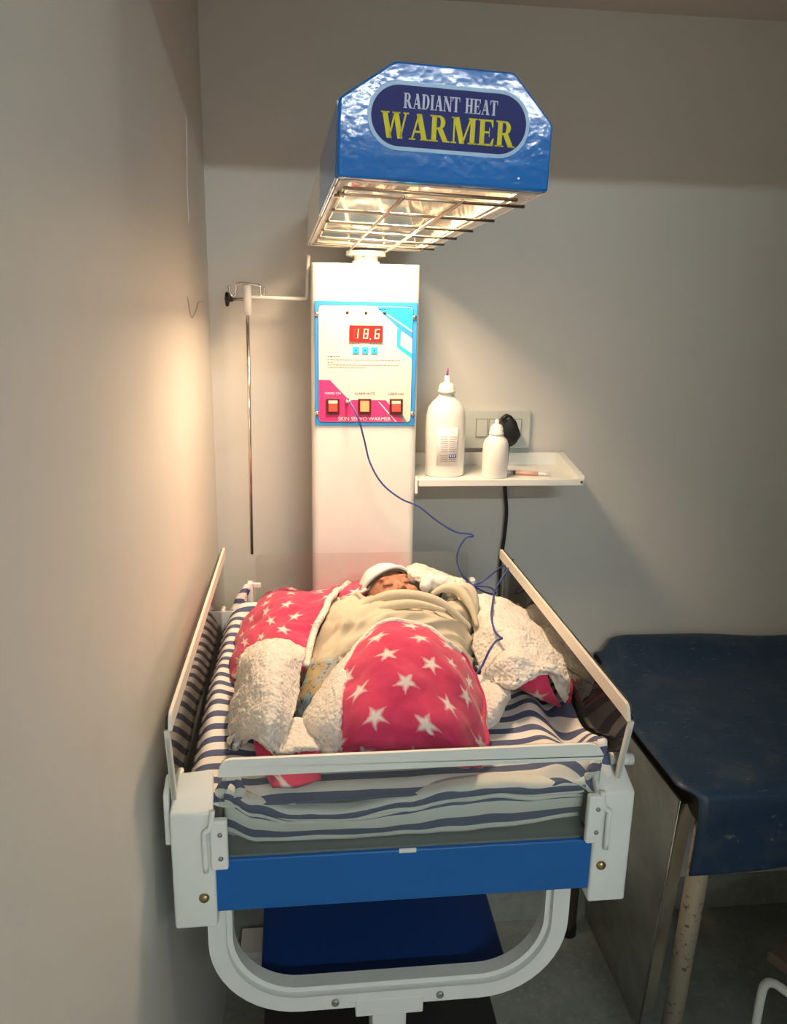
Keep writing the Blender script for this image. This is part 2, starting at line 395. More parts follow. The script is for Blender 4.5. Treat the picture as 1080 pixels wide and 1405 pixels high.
for x in (-.040, .030):
    bm = NB(); tube(bm, [(x, .025, -.0105), (x, HL-.07, -.0105)], .0022, 8, M=HM); obj('grille_wire', bm, M['wire'], hood, True)
bm = NB(); lathe(bm, [(.006, -.006), (.006, -.003), (.0025, -.002), (.0025, .003)], (-HW+.010, .085, 0), n=12, M=HM); obj('wing_nut', bm, M['brass'], hood, True)
bm = NB(); lathe(bm, [(.004, -.002), (.004, .001)], (-HW+.012, HL-.04, 0), n=12, M=HM); obj('screw', bm, M['steelbolt'], hood)
for (x, z) in ((.083, .0115),):
    bm = NB(); lathe(bm, [(.0014, -.0135), (.0014, -.011)], (x, 0, z), n=8, axis='y', M=HM); obj('screw', bm, M['chrome'], hood)
# the hood's lamp
ld = bpy.data.lights.new('hood_lamp', 'AREA'); ld.shape = 'RECTANGLE'; ld.size = .09; ld.size_y = .30; ld.energy = HOOD_WATTS; ld.color = (1., .70, .44)
lo_ = bpy.data.objects.new('hood_lamp', ld); link(lo_)
lo_.matrix_world = HM @ Matrix.Translation((-.005, .45, .080)); attach(lo_, None)
# ---- front decal
def face_rr(x0, x1, z0, z1, r, y, mat, name, parent):
    bm = NB(); prism(bm, rrect(x0, x1, z0, z1, r, 10), 'y', y, y+.0006, 0, HM); return obj(name, bm, mat, parent)
dc = face_rr(-.0885, .0915, .031, .100, .0345, -.0125, M['ice'], 'decal', hood); dc['label'] = 'lozenge sign with ice blue border'
face_rr(-.0845, .0875, .035, .096, .0305, -.0130, M['navy'], 'decal_field', hood)
def serif(ch):
    T, th, s, o = .205, .075, .055, .085
    P = []; q = lambda x0, x1, y0, y1: P.append([(x0, y0), (x1, y0), (x1, y1), (x0, y1)])
    def foot(xc, wd, y):   # serif slab with brackets
        y0, y1 = (0, s) if y == 0 else (1-s, 1)
        q(xc-wd/2-o, xc+wd/2+o, y0, y1)
    def stem(x, wd, top=True, bot=True):
        q(x, x+wd, 0, 1)
        if bot: foot(x+wd/2, wd, 0)
        if top: foot(x+wd/2, wd, 1)
    def diag(xa, ya, xb, yb, wd): P.append([(xa-wd/2, ya), (xa+wd/2, ya), (xb+wd/2, yb), (xb-wd/2, yb)])
    def bowl(x0, y0, y1, rx, thick, tn):
        n = 12; cy = (y0+y1)/2; ry = (y1-y0)/2; st = x0+.10
        for i in range(n):
            a0, a1 = R(-90+180*i/n), R(-90+180*(i+1)/n)
            P.append([(st+rx*math.cos(a0), cy+ry*math.sin(a0)), (st+rx*math.cos(a1), cy+ry*math.sin(a1)),
                      (st+(rx-thick)*math.cos(a1), cy+(ry-tn)*math.sin(a1)), (st+(rx-thick)*math.cos(a0), cy+(ry-tn)*math.sin(a0))])
        q(x0-.05, st+.001, y0, y0+tn); q(x0-.05, st+.001, y1-tn, y1)
    if ch == 'I': stem(o, T); wdt = T+2*o
    elif ch == 'H': stem(o, T); stem(.52, T); q(o+T, .52, .48, .48+th); wdt = .52+T+o
    elif ch == 'T':
        stem(.28, T, top=False); q(0, .765, 1-th, 1); P.append([(0, .70), (.035, .70), (.12, .96), (0, .97)]); P.append([(.765, .70), (.765, .97), (.645, .96), (.73, .70)]); wdt = .765
    elif ch == 'E':
        stem(o, T); q(o+T, .66, 1-th, 1); q(o+T, .69, 0, th); q(o+T, .52, .48, .48+th)
        P.append([(.63, .72), (.66, .72), (.66, .97), (.54, .96)]); P.append([(.54, .04), (.69, .03), (.71, .30), (.675, .30)]); P.append([(.49, .34), (.52, .34), (.52, .70), (.49, .70)]); wdt = .73
    elif ch == 'D': stem(o, T); bowl(o+T, 0, 1, .36, T, th); wdt = .79
    elif ch == 'R': stem(o, T); bowl(o+T, .47, 1, .27, T*.95, th); diag(.70, 0, .44, .50, T*1.15); q(.60, .88, 0, s); wdt = .86
    elif ch == 'A':
        diag(.12, 0, .40, 1, th); diag(.66, 0, .40, .99, T*1.1); q(.22, .56, .28, .28+th); q(0, .27, 0, s); q(.48, .84, 0, s); wdt = .82
    elif ch == 'N':
        stem(.10, th, top=True); stem(.68, th, bot=False); diag(.68, 0, .16, 1, T*1.1); q(-.0, .2, 1-s, 1); wdt = .82
    elif ch == 'M':
        stem(.10, th); stem(.84, T); diag(.50, 0, .22, 1, T*1.1); diag(.52, 0, .86, 1, th); wdt = 1.12
    elif ch == 'W':
        diag(.36, 0, .14, 1, T*1.05); diag(.36, 0, .58, 1, th); diag(.82, 0, .62, 1, T*1.05); diag(.82, 0, 1.05, 1, th); q(-.02, .34, 1-s, 1); q(.46, .80, 1-s, 1); q(.93, 1.17, 1-s, 1); wdt = 1.15
    else: wdt = .42
    return P, wdt
def serif_text(s, xc, z0, width, h, y, mat, name, parent):
    gl = [serif(c) for c in s]; gap = .055; tot = sum(g[1] for g in gl)+gap*(len(gl)-1); k = width/(tot*h)
    bm = NB(); x = xc-width/2
    for P, wd in gl:
        for p in P:
            pts = [HM @ Vector((x+a*h*k, y, z0+b*h)) for a, b in p]; back = [HM @ Vector((x+a*h*k, y+.0005, z0+b*h)) for a, b in p]
            f = [bm.verts.new(c) for c in pts]; g = [bm.verts.new(c) for c in back]; bm.faces.new(f); bm.faces.new(g[::-1])
            for i in range(len(f)): bm.faces.new((f[i], g[i], g[(i+1) % len(f)], f[(i+1) % len(f)]))
        x += (wd+gap)*h*k
    return obj(name, bm, mat, parent)
serif_text('RADIANT HEAT', .002, .0735, .104, .0150, -.0135, M['lilac'], 'lettering', hood)['label'] = 'RADIANT HEAT lettering'
serif_text('WARMER', .001, .0425, .149, .0265, -.0135, M['yellow'], 'lettering', hood)['label'] = 'yellow WARMER lettering'

# ---- control panel
PX0, PX1, PZ0, PZ1, PY = .0235, .2275, 1.3655, 1.6115, 1.6175
def pu(u): return PX0+(PX1-PX0)*u
def pv(v): return PZ1-(PZ1-PZ0)*v
def pp(pts, y, mat, name, parent, th=.0004):
    bm = NB(); prism(bm, [(pu(a), pv(b)) for a, b in pts], 'y', y, y+th); return obj(name, bm, mat, parent)
bm = NB(); box(bm, PX0, PX1, PY-.0015, 1.62, PZ0, PZ1, .001, 1); cp = obj('control_panel', bm, M['panelblue'], rw, label='printed control panel with display and switches')
y1 = PY-.002
bm = NB(); prism(bm, rrect(pu(.030), pu(.960), pv(.972), pv(.032), .008), 'y', y1-.0004, y1+.0004); obj('panel_outline', bm, M['inknavy'], cp)
bm = NB(); prism(bm, rrect(pu(.036), pu(.954), pv(.968), pv(.036), .0075), 'y', y1-.0008, y1); obj('panel_face', bm, M['panelcream'], cp)
yp = y1-.0012
pp([(.59, .038), (.93, .038), (.953, .06), (.953, .265), (.82, .185)], yp, M['panelcyan'], 'printed_shape', cp)
pp([(.59, .038), (.66, .038), (.953, .24), (.953, .285), (.83, .215), (.80, .195)], yp-.0002, M['panelblue'], 'printed_shape', cp)
pp([(.70, .10), (.71, .098), (.953, .225), (.953, .235)], yp-.0004, M['whiteink'], 'printed_line', cp)
pp([(.80, .20), (.845, .225), (.832, .338), (.953, .405), (.953, .445), (.80, .355)], yp-.0002, M['panelcyan'], 'printed_shape', cp)
pp([(.038, .625), (.145, .625), (.335, .787), (.70, .787), (.885, .966), (.06, .966), (.038, .945)], yp, M['panelpink'], 'printed_shape', cp)
pp([(.885, .966), (.79, .875), (.845, .875), (.92, .966)], yp-.0002, M['greyink'], 'printed_line', cp)
pp([(.625, .80), (.637, .80), (.815, .964), (.80, .964)], yp-.0002, M['whiteink'], 'printed_line', cp)
for u in (.315, .495, .675):
    bm = NB(); lathe(bm, [(.0030, .0004), (.0030, -.001), (.0018, -.0024)], (pu(u), yp, pv(.088)), n=12, axis='y'); obj('indicator', bm, M['black'], cp, True)
def ptext(s, u, v, size, mat, y=None):
    bm = NB(); text_mesh(bm, s, size, Matrix.Translation((pu(u), (yp-.0004) if y is None else y, pv(v))) @ Matrix.Rotation(R(90), 4, 'X'), .0001)
    return obj('lettering', bm, mat, cp)
ptext('SKIN TEMP', .495, .180, .0068, M['greyink'])
ptext('SKIN SERVO WARMER', .49, .957, .0110, M['whiteink'])
ptext('MAINS ON', .175, .742, .0068, M['whiteink'])
ptext('ALARM MUTE', .49, .742, .0068, M['ink'])
ptext('LIGHT ON', .805, .742, .0068, M['ink'])
def smudge(u0, u1, v, mat, h=.006, wmax=.03):
    """one line of print too small to read"""
    bm = NB(); u = u0
    while u < u1:
        du = min(random.uniform(.012, wmax), u1-u)
        prism(bm, [(pu(u), pv(v+h/2)), (pu(u+du), pv(v+h/2)), (pu(u+du), pv(v-h/2)), (pu(u), pv(v-h/2))], 'y', yp-.0002, yp); u += du+.008
    obj('small_print', bm, mat, cp)
smudge(.285, .34, .055, M['greyink']); smudge(.465, .55, .055, M['greyink']); smudge(.62, .73, .058, M['inknavy'])
smudge(.33, .43, .333, M['greyink']); smudge(.53, .67, .333, M['greyink'])
smudge(.125, .25, .437, M['ink'], .007); smudge(.125, .85, .462, M['greyink']); smudge(.125, .19, .484, M['greyink']); smudge(.125, .82, .503, M['greyink']); smudge(.125, .51, .524, M['greyink'])
# display
bm = NB(); prism(bm, rrect(pu(.335), pu(.66), pv(.317), pv(.187), .0015, 3), 'y', yp-.003, yp); dsp = obj('display', bm, M['display'], cp, label='red LED display reading 18.6')
SEG = {'1': 'bc', '8': 'abcdefg', '6': 'acdefg'}
def digit(ch, uc, on, off):
    w_, h_, t_ = .0098, .0196, .0023; x0 = pu(uc)-w_/2; z0 = pv(.252)-h_/2
    pos = {'a': (0, w_, h_-t_, h_), 'd': (0, w_, 0, t_), 'g': (0, w_, h_/2-t_/2, h_/2+t_/2), 'f': (0, t_, h_/2, h_), 'e': (0, t_, 0, h_/2), 'b': (w_-t_, w_, h_/2, h_), 'c': (w_-t_, w_, 0, h_/2)}
    for s_, (a, b, c, d) in pos.items():
        if s_ in SEG[ch]: m_ = on
        elif off: m_ = off
        else: continue
        e = .0003; sh = .10
        pts = [(x0+a+e+c*sh, z0+c+e), (x0+b-e+c*sh, z0+c+e), (x0+b-e+d*sh, z0+d-e), (x0+a+e+d*sh, z0+d-e)]
        bm = NB(); prism(bm, pts, 'y', yp-.0034, yp-.003); obj('segment', bm, m_, cp)
digit('1', .395, M['segment'], M['ghost']); digit('8', .490, M['segment'], None); digit('6', .600, M['segment'], None)
bm = NB(); lathe(bm, [(.0013, -.0034), (.0013, -.003)], (pu(.537), yp, pv(.294)), n=10, axis='y'); obj('decimal_point', bm, M['segment'], cp)
for u in (.40, .49, .58):
    bm = NB(); box(bm, pu(u-.032), pu(u+.032), yp-.002, yp, pv(.412), pv(.355), .0008); obj('button', bm, M['panelcyan'], cp)
    bm = NB(); prism(bm, [(pu(u-.012), pv(.39)), (pu(u+.012), pv(.39)), (pu(u), pv(.375))], 'y', yp-.0022, yp-.002); obj('button_mark', bm, M['inknavy'], cp)
for u, mt, mb in ((.175, M['rockpale'], M['rockred']), (.49, M['rockorange'], M['rockorange']), (.805, M['rockpale'], M['rockred'])):
    x0, x1, z0, z1 = pu(u-.066), pu(u+.066), pv(.905), pv(.775)
    bm = NB()
    prism(bm, [(x0, z0), (x1, z0), (x1, z1), (x0, z1)], 'y', yp-.0015, yp, .0005)
    for a, b, c, d in ((x0, x0+.004, z0, z1), (x1-.004, x1, z0, z1), (x0+.004, x1-.004, z0, z0+.005), (x0+.004, x1-.004, z1-.003, z1)):
        box(bm, a, b, yp-.005, yp-.0015, c, d, .0006, 1)
    obj('switch_housing', bm, M['maroon'], cp)
    bm = NB(); zm = z1-.003-.0065
    prism(bm, [(yp-.0020, z0+.0055), (yp-.0075, z0+.0065), (yp-.0045, zm), (yp-.0020, zm)], 'x', x0+.0045, x1-.0045, .0004); obj('rocker', bm, mb, cp)
    bm = NB(); prism(bm, [(yp-.0020, zm), (yp-.0045, zm), (yp-.0034, z1-.0035), (yp-.0020, z1-.0035)], 'x', x0+.0045, x1-.0045, .0003); obj('rocker', bm, mt, cp)
for u, v in ((.018, .105), (.972, .118), (.018, .895), (.972, .895)):
    bm = NB(); lathe(bm, [(.0048, .001), (.0048, -.002), (.0035, -.0042), (.0010, -.0048)], (pu(u), y1, pv(v)), n=14, axis='y'); obj('screw', bm, M['chrome'], cp, True)
bm = NB(); lathe(bm, [(.0055, 0), (.0055, -.002), (.0032, -.003), (.0032, -.010)], (pu(.315), yp, pv(.80)), n=14, axis='y'); obj('probe_socket', bm, M['chrome'], cp, True)

# ---- drip pole arm on the left of the column
bm = NB(); tube(bm, crv([(.013, 1.69, 1.70), (.011, 1.69, 1.66), (.009, 1.692, 1.622), (.002, 1.694, 1.615), (-.03, 1.697, 1.615), (-.108, 1.70, 1.616)], 6), .0038, 8); arm = obj('pole_arm', bm, M['white'], rw, True)
bm = NB(); lathe(bm, [(.0085, -.032), (.0085, .026), (.007, .029)], (-.112, 1.70, 1.612), n=18); obj('clamp_sleeve', bm, M['plastic'], arm, True)
bm = NB(); tube(bm, [(-.112, 1.70, 1.595), (-.1165, 1.70, 1.068)], .0036, 10); obj('drip_pole', bm, M['chrome'], rw, True)
bm = NB(); tube(bm, crv([(-.148, 1.70, 1.638), (-.145, 1.70, 1.620), (-.137, 1.70, 1.616), (-.134, 1.70, 1.634), (-.132, 1.70, 1.642), (-.112, 1.70, 1.643), (-.088, 1.70, 1.639), (-.085, 1.70, 1.632), (-.084, 1.70, 1.620), (-.079, 1.70, 1.618), (-.077, 1.70, 1.636)], 5), .0026, 8); obj('bottle_hook', bm, M['chrome'], rw, True)
bm = NB(); tube(bm, [(-.142, 1.70, 1.611), (-.112, 1.70, 1.611)], .0032, 8); obj('clamp_screw', bm, M['steelbolt'], arm, True)
bm = NB()
lathe(bm, [(.004, 0), (.010, .001), (.012, .004), (.010, .008), (.005, .010), (.005, .016)], (-.157, 1.70, 1.611), n=24, axis='x')
for v in bm.verts:
    r_ = math.hypot(v.co.y-1.70, v.co.z-1.611)
    if r_ > .008:
        a = math.atan2(v.co.z-1.611, v.co.y-1.70); k = 1+.28*math.cos(4*a); v.co.y = 1.70+(v.co.y-1.70)*k; v.co.z = 1.611+(v.co.z-1.611)*k
obj('clamp_knob', bm, M['black'], arm, True, label='black star knob')

# ---- side shelf
SZ = 1.250
bm = NB(); box(bm, .238, .588, 1.625, 1.785, SZ-.003, SZ, .001, 1); box(bm, .240, .600, 1.619, 1.625, SZ-.014, SZ+.001, .0015); box(bm, .238, .588, 1.780, 1.785, SZ, SZ+.030, .001, 1)
shelf = obj('side_shelf', bm, M['white'], rw, label='white sheet metal side shelf with raised lips')
bm = NB(); prism(bm, fillet([(1.620, SZ-.015), (1.622, SZ+.006), (1.772, SZ+.032), (1.785, SZ+.030), (1.785, SZ-.003), (1.630, SZ-.015)], [.006, .005, .004, 0, 0, 0], 4), 'x', .586, .602, .001); obj('shelf_lip', bm, M['white'], shelf)
bm = NB(); lathe(bm, [(.003, 0), (.003, -.003)], (.594, 1.621, SZ-.006), n=10, axis='y'); obj('screw', bm, M['brass'], shelf)
bm = NB(); prism(bm, [(1.625, SZ-.03), (1.63, SZ+.005), (1.74, SZ+.005), (1.74, SZ-.05), (1.70, SZ-.06)], 'x', .233, .239, .001); obj('shelf_bracket', bm, M['white'], shelf)

# ---- bed
PL, PR = -.168, .418      # side panel planes
bm = NB(); box(bm, -.120, .386, .905, 1.545, .835, .905, .003); bedtray = obj('bed_tray', bm, M['traygrey'], rw)
bm = NB(); box(bm, -.121, .387, .8985, .905, .8275, .9055, .002); obj('front_fascia', bm, M['fascia'], rw, label='plain blue front fascia')
bm = NB(); box(bm, .120, .143, .8975, .900, .9015, .9075, .0005, 1); obj('front_tag', bm, M['paper'], rw, label='small white tag')
for x0, x1 in ((-.1605, -.150), (.401, .4115)):
    bm = NB(); box(bm, x0, x1, .935, 1.52, .845, .925, .003); obj('side_rail', bm, M['plastic'], rw)
bm = NB(); box(bm, -.119, .385, 1.540, 1.548, .8275, .9055, .002); obj('rear_fascia', bm, M['fascia'], rw)
def post(xo, xi, yo, yi, name='corner_post'):
    """corner bracket: outer corner (xo,yo), its two wings reach (xi, yi); top rises to a peak inside"""
    sx = 1 if xi > xo else -1; sy = 1 if yi > yo else -1
    bm = NB(); z0 = .808; zt = .979; zp = 1.012
    def V(x, y, z): return bm.verts.new((x, y, z))
    a, b, c, d = V(xo, yo, z0), V(xi, yo, z0), V(xi, yi, z0), V(xo, yi, z0)
    e, f, g, h = V(xo, yo, zt), V(xi, yo, zt), V(xi-.004*sx, yi, zp), V(xo+.004*sx, yi, zp-.004)
    for q_ in ((a, b, f, e), (b, c, g, f), (c, d, h, g), (d, a, e, h), (e, f, g, h), (d, c, b, a)): bm.faces.new(q_)
    recalc(bm); bmesh.ops.bevel(bm, geom=bm.edges[:], offset=.004, segments=3, affect='EDGES', profile=.5)
    return obj(name, bm, M['plastic'], rw, True)
posts = [post(-.173, -.118, .8935, .944), post(.437, .384, .8935, .944), post(-.173, -.118, 1.560, 1.512), post(.437, .384, 1.560, 1.512)]
for o in posts:
    m_ = o.modifiers.new('es', 'EDGE_SPLIT'); m_.split_angle = R(40)
for p, x, z in ((posts[0], -.134, .855), (posts[1], .398, .868)):
    bm = NB(); lathe(bm, [(.0068, 0), (.0068, -.0015), (.005, -.0042), (.0012, -.0050)], (x, .8935, z), n=18, axis='y'); obj('post_screw', bm, M['brass'], p, True)
# tab on the left post, peg on the right post
bm = NB(); prism(bm, fillet([(.905, .925), (.905, 1.000), (.935, 1.012), (.945, 1.005), (.945, .925)], .006, 3), 'x', -.181, -.174, .0015); obj('hinge_tab', bm, M['plastic'], posts[0])
bm = NB(); tube(bm, [(.412, .93, 1.008), (.444, .93, 1.006)], .0085, 14); obj('latch_peg', bm, M['plastic'], posts[1], True)
# hinged front acrylic panel
bm = NB(); prism(bm, fillet([(-.112, .898), (-.112, 1.049), (.390, 1.049), (.390, .898)], [.004, .022, .022, .004], 6), 'y', .9045, .9085); fpan = obj('front_panel', bm, M['acrylic'], rw, label='clear acrylic drop front panel')
bm = NB(); prism(bm, fillet([(-.111, 1.026), (-.108, 1.050), (.386, 1.050), (.391, 1.026)], [.002, .016, .020, .006], 6), 'y', .8995, .9043); obj('panel_strip', bm, M['plastic'], fpan, label='white strip along the top')
for x0, x1, zz in ((-.123, -.101, .899), (.371, .393, .907)):
    bm = NB(); box(bm, x0, x1, .8870, .8985, zz, zz+.072, .003); hg = obj('hinge_block', bm, M['plastic'], fpan)
    for dz in (.018, .053):
        bm = NB(); lathe(bm, [(.0032, 0), (.0032, -.0012), (.0015, -.0026)], ((x0+x1)/2+.002, .887, zz+dz), n=12, axis='y'); obj('hinge_screw', bm, M['steelbolt'], fpan, True)
for x in (-.1295, .4005):
    bm = NB(); tube(bm, crv([(x, .889, .897), (x, .889, .945), (x+.001, .889, .955), (x+.008*(1 if x < 0 else -1), .889, .962), (x+.011*(1 if x < 0 else -1), .890, .985)], 4), .0036, 8); obj('latch_rod', bm, M['plastic'], rw, True)
# side acrylic panels with a cream strip
for xp, s, za in ((PL, 1, 1.120), (PR, -1, 1.108)):
    outl = [(.922, .94), (.885, za-.018), (.895, za), (1.575, za), (1.578, .94)]
    bm = NB(); prism(bm, fillet(outl, [.002, .014, .010, .010, .004], 5), 'x', xp-.002, xp+.002); sp_ = obj('side_panel', bm, M['acrylic'], rw, label='clear acrylic side panel')
    bm = NB(); prism(bm, fillet([(.884, za-.020), (.893, za+.001), (1.578, za+.001), (1.578, za-.019), (.905, za-.019)], [.004, .008, .004, .004, .004], 5), 'x', xp+.002*s, xp+.0065*s); obj('panel_strip', bm, M['cream'], sp_, label='cream strip along the top')
    bm = NB(); prism(bm, [(.920, .95), (.9265, .95), (.8920, za-.02), (.8855, za-.02)], 'x', xp-.0035, xp+.0035, .001); obj('panel_edge', bm, M['cream'], sp_)
    for yy in (.95, 1.54):
        bm = NB(); box(bm, xp-.006, xp+.006, yy-.012, yy+.012, .925, 1.005, .003); obj('panel_clip', bm, M['plastic'], sp_)
# rear acrylic panel
bm = NB(); prism(bm, fillet([(-.100, .93), (-.100, 1.110), (.340, 1.110), (.340, .93)], [.002, .012, .012, .002], 5), 'y', 1.560, 1.564); obj('rear_panel', bm, M['acrylic'], rw, label='clear acrylic rear panel')
bm = NB(); box(bm, -.118, -.106, 1.552, 1.572, .98, 1.052, .003); box(bm, -.106, -.090, 1.556, 1.568, 1.040, 1.050, .002); obj('panel_clip', bm, M['plastic'], rw)
bm = NB(); box(bm, .345, .357, 1.552, 1.572, .98, 1.050, .003); obj('panel_clip', bm, M['plastic'], rw)
# cradle frame under the bed front, storage tray, post and base
def cradle(off, y0, y1):
    xl, xr, zb, r_ = -.136+off, .371-off, .628+off, .125-off
    pts = []
    pts.append((xl, .835))
    for i in range(13):
        a = R(180+90*i/12); pts.append((xl+r_+r_*math.cos(a), zb+r_+r_*math.sin(a)))
    for i in range(13):
        a = R(270+90*i/12); pts.append((xr-r_+r_*math.cos(a), zb+r_+r_*math.sin(a)))
    pts.append((xr, .835)); return pts
def cradle_mesh(o0, o1, y0, y1, bev):
    A_ = cradle(o0, 0, 0); B_ = cradle(o1, 0, 0); bm = NB(); n = len(A_)
    rows = [[bm.verts.new((x, y, z)) for x, z in P_] for P_, y in ((A_, y0), (B_, y0), (B_, y1), (A_, y1))]
    for k in range(4):
        for i in range(n-1): bm.faces.new((rows[k][i], rows[k][i+1], rows[(k+1) % 4][i+1], rows[(k+1) % 4][i]))
    bm.faces.new([r[0] for r in rows]); bm.faces.new([r[-1] for r in rows][::-1]); recalc(bm)
    return bm
cr = obj('cradle_frame', cradle_mesh(0, .024, .925, .935, 0), M['white'], rw, label='curved white cradle frame')
obj('cradle_tube', cradle_mesh(.006, .032, .935, .957, 0), M['white'], cr)
for x, z in ((.037, .640), (.188, .640)):
    bm = NB(); lathe(bm, [(.0055, 0), (.0055, -.003), (.004, -.0045)], (x, .925, z), n=12, axis='y'); obj('cradle_bolt', bm, M['steelbolt'], cr)
bm = NB(); box(bm, .066, .164, .923, .958, .612, .642, .002); box(bm, .090, .140, .925, .975, .02, .615, .003); obj('front_post', bm, M['white'], rw)
bm = NB(); prism(bm, fillet([(-.072, .992), (.305, .992), (.312, 1.42), (-.078, 1.42)], [.018, .018, .03, .03], 5), 'z', .598, .622, .004); obj('storage_tray', bm, M['traybl'], rw, label='deep blue storage tray under the bed')
bm = NB(); prism(bm, fillet([(-.085, 1.0), (.352, 1.0), (.352, 1.45), (-.085, 1.45)], .02, 4), 'z', .27, .30, .004); obj('lower_tray', bm, M['blackbase'], rw, label='black lower tray')
bm = NB(); box(bm, .06, .19, .95, 1.72, .02, .07, .006); box(bm, -.09, .36, 1.60, 1.70, .02, .06, .006); box(bm, -.09, .36, .95, 1.03, .02, .06, .006); obj('base_frame', bm, M['blackbase'], rw)
for x in (-.07, .34):
    for y in (.99, 1.65):
        bm = NB(); lathe(bm, [(.020, -.012), (.025, -.008), (.025, .008), (.020, .012)], (x, y, ZF+.0255), n=18, axis='x'); box(bm, x-.018, x+.018, y-.012, y+.012, .012, .03, .003); obj('castor', bm, M['black'], rw)
for z in (.45,):
    bm = NB(); box(bm, .03, .22, 1.30, 1.62, .855, .835, 0); box(bm, .05, .20, 1.40, 1.64, .78, .84, .004); obj('bed_support', bm, M['white'], rw)

# ------------------------------------------------------------------ bedding
def uvgrid(bm, verts, us, vs):
    uvl = bm.loops.layers.uv.verify(); nr, nc = len(verts), len(verts[0])
    idx = {}
    for i in range(nr):
        for j in range(nc): idx[verts[i][j]] = (us[i][j], vs[i][j])
    for f in bm.faces:
        for l in f.loops: l[uvl].uv = idx[l.vert]
def gridmesh(P, uvf=None):
    """P[i][j] points -> bmesh grid with metre UVs (arc length)"""
    bm = NB(); nr, nc = len(P), len(P[0])
    V = [[bm.verts.new(p) for p in r] for r in P]
    for i in range(nr-1):
        for j in range(nc-1): bm.faces.new((V[i][j], V[i][j+1], V[i+1][j+1], V[i+1][j]))
    us = [[0]*nc for _ in range(nr)]; vs_ = [[0]*nc for _ in range(nr)]
    for i in range(nr):
        for j in range(1, nc): us[i][j] = us[i][j-1]+(P[i][j]-P[i][j-1]).length
    for j in range(nc):
        for i in range(1, nr): vs_[i][j] = vs_[i-1][j]+(P[i][j]-P[i-1][j]).length
    for i in range(nr):
        for j in range(nc):
            if uvf: us[i][j], vs_[i][j] = uvf(i, j, us[i][j], vs_[i][j])
    uvgrid(bm, V, us, vs_)
    return bm
MZ = .988
bm = NB(); box(bm, -.112, .378, .940, 1.535, .9055, .975, .012, 3)
tag(obj('mattress', bm, M['cream'], None, True), 'thin foam mattress hidden beneath the striped sheet', 'mattress')
def sm(a, b, x):
    t = min(1, max(0, (x-a)/(b-a))); return t*t*(3-2*t)
def sheet_z(x, y):
    z = MZ
    n1 = noise.noise((x*6, y*6, 1.3)); n2 = noise.noise((x*18, y*11, 4.1))
    z += .003*n1+.002*n2
    # left: crest along the mattress edge, valley, then up the panel
    cx_ = -.138+.004*math.sin(y*9)+.003*n1
    z += .017*math.exp(-((x-cx_)/.018)**2)*(.6+.4*sm(.95, 1.15, y))
    vx = -.161
    z -= .016*math.exp(-((x-vx)/.009)**2)
    z += .007*math.sin(y*21+x*30)*sm(-.06, -.12, x)*.5
    # right edge ripples
    rx = .352+.010*math.sin(y*11)
    z += (.014+.008*noise.noise((3, y*16, 2)))*math.exp(-((x-rx)/.020)**2)
    z -= .014*math.exp(-((x-.384)/.012)**2)
    z += .030*sm(.388, .410, x)*(.6+.6*noise.noise((5, y*13, 1)))
    # corners bunched up
    z += .030*math.exp(-((x+.100)/.03)**2-((y-1.53)/.03)**2)
    z += .034*math.exp(-((x-.385)/.022)**2-((y-.955)/.035)**2)
    z -= .012*sm(.935, .912, y)
    return z
nx, ny = 150, 150
P = []
for i in range(ny+1):
    y = .912+(1.548-.912)*i/ny; r = []
    for j in range(nx+1):
        x = -.161+(.411+.161)*j/nx
        r.append(Vector((x+.003*noise.noise((x*9, y*9, 7)), y+.006*noise.noise((x*7, y*5, 9)), sheet_z(x, y))))
    P.append(r)
def suv(i, j, u, v):
    p = P[i][j]; s = .010*math.sin(p.y*38)*sm(.30, .40, p.x)
    # the weave is pulled askew beside the right rail
    s += .05*sm(.30, .41, p.x)**2*sm(1.20, 1.0, p.y)
    return u, p.y+(p.z-MZ)*.45+s+.007*sm(-.02, -.12, p.x)*math.sin(p.x*75)
bm = gridmesh(P, suv)
sheet = obj('bed_sheet', bm, M['stripe'], None, True)
tag(sheet, 'blue and white striped cotton sheet covering the warmer mattress', 'sheet')
mo = sheet.modifiers.new('s', 'SOLIDIFY'); mo.thickness = .0015; mo.offset = -1
# sheet's folded front hem: the drop and its layered edges
def interp(tab, x):
    for (a, b), (c, d) in zip(tab, tab[1:]):
        if a <= x <= c:
            t = (x-a)/(c-a); t = t*t*(3-2*t); return b+(d-b)*t
    return tab[0][1] if x < tab[0][0] else tab[-1][1]
TOP = [(-.106, 1.000), (-.07, .978), (-.02, .962), (.06, .962), (.13, .972), (.20, .985), (.26, .990), (.31, .984), (.37, .982)]
BOT = [(-.106, .928), (-.065, .909), (.03, .908), (.14, .908), (.26, .912), (.372, .922)]
def hem(k, zt_off, zb_f, ybase, name, rough):
    P_ = []; m = 22
    for i in range(m+1):
        t = i/m; r = []
        for j in range(111):
            x = -.106+(.374+.106)*j/110
            a = interp(TOP, x)+zt_off+rough*noise.noise((x*14, k*3.1, .5)); b = interp(BOT, x); b = a+(b-a)*zb_f
            yy = ybase+.008*(1-math.sin(math.pi*min(1, t*1.15)))-.0015*k+.003*noise.noise((x*12, t*2, k*2.3))
            if t < .12: yy += .010*(1-t/.12)
            r.append(Vector((x, yy, a+(b-a)*t+.002*noise.noise((x*25, t*3, k)))))
        P_.append(r)
    bm = gridmesh(P_, lambda i, j, u, v: (u, .0335*.74+i/m*.068) if k == 0 else (u, .0335*(.58 if k < 3 else .86)+i/m*(.012 if k < 3 else .0235)))
    o = obj(name, bm, M['stripe'], sheet, True); mo = o.modifiers.new('s', 'SOLIDIFY'); mo.thickness = .0016; return o
hem(0, 0, 1, .9195, 'hem_drop', .003)['label'] = 'front drop of the sheet'
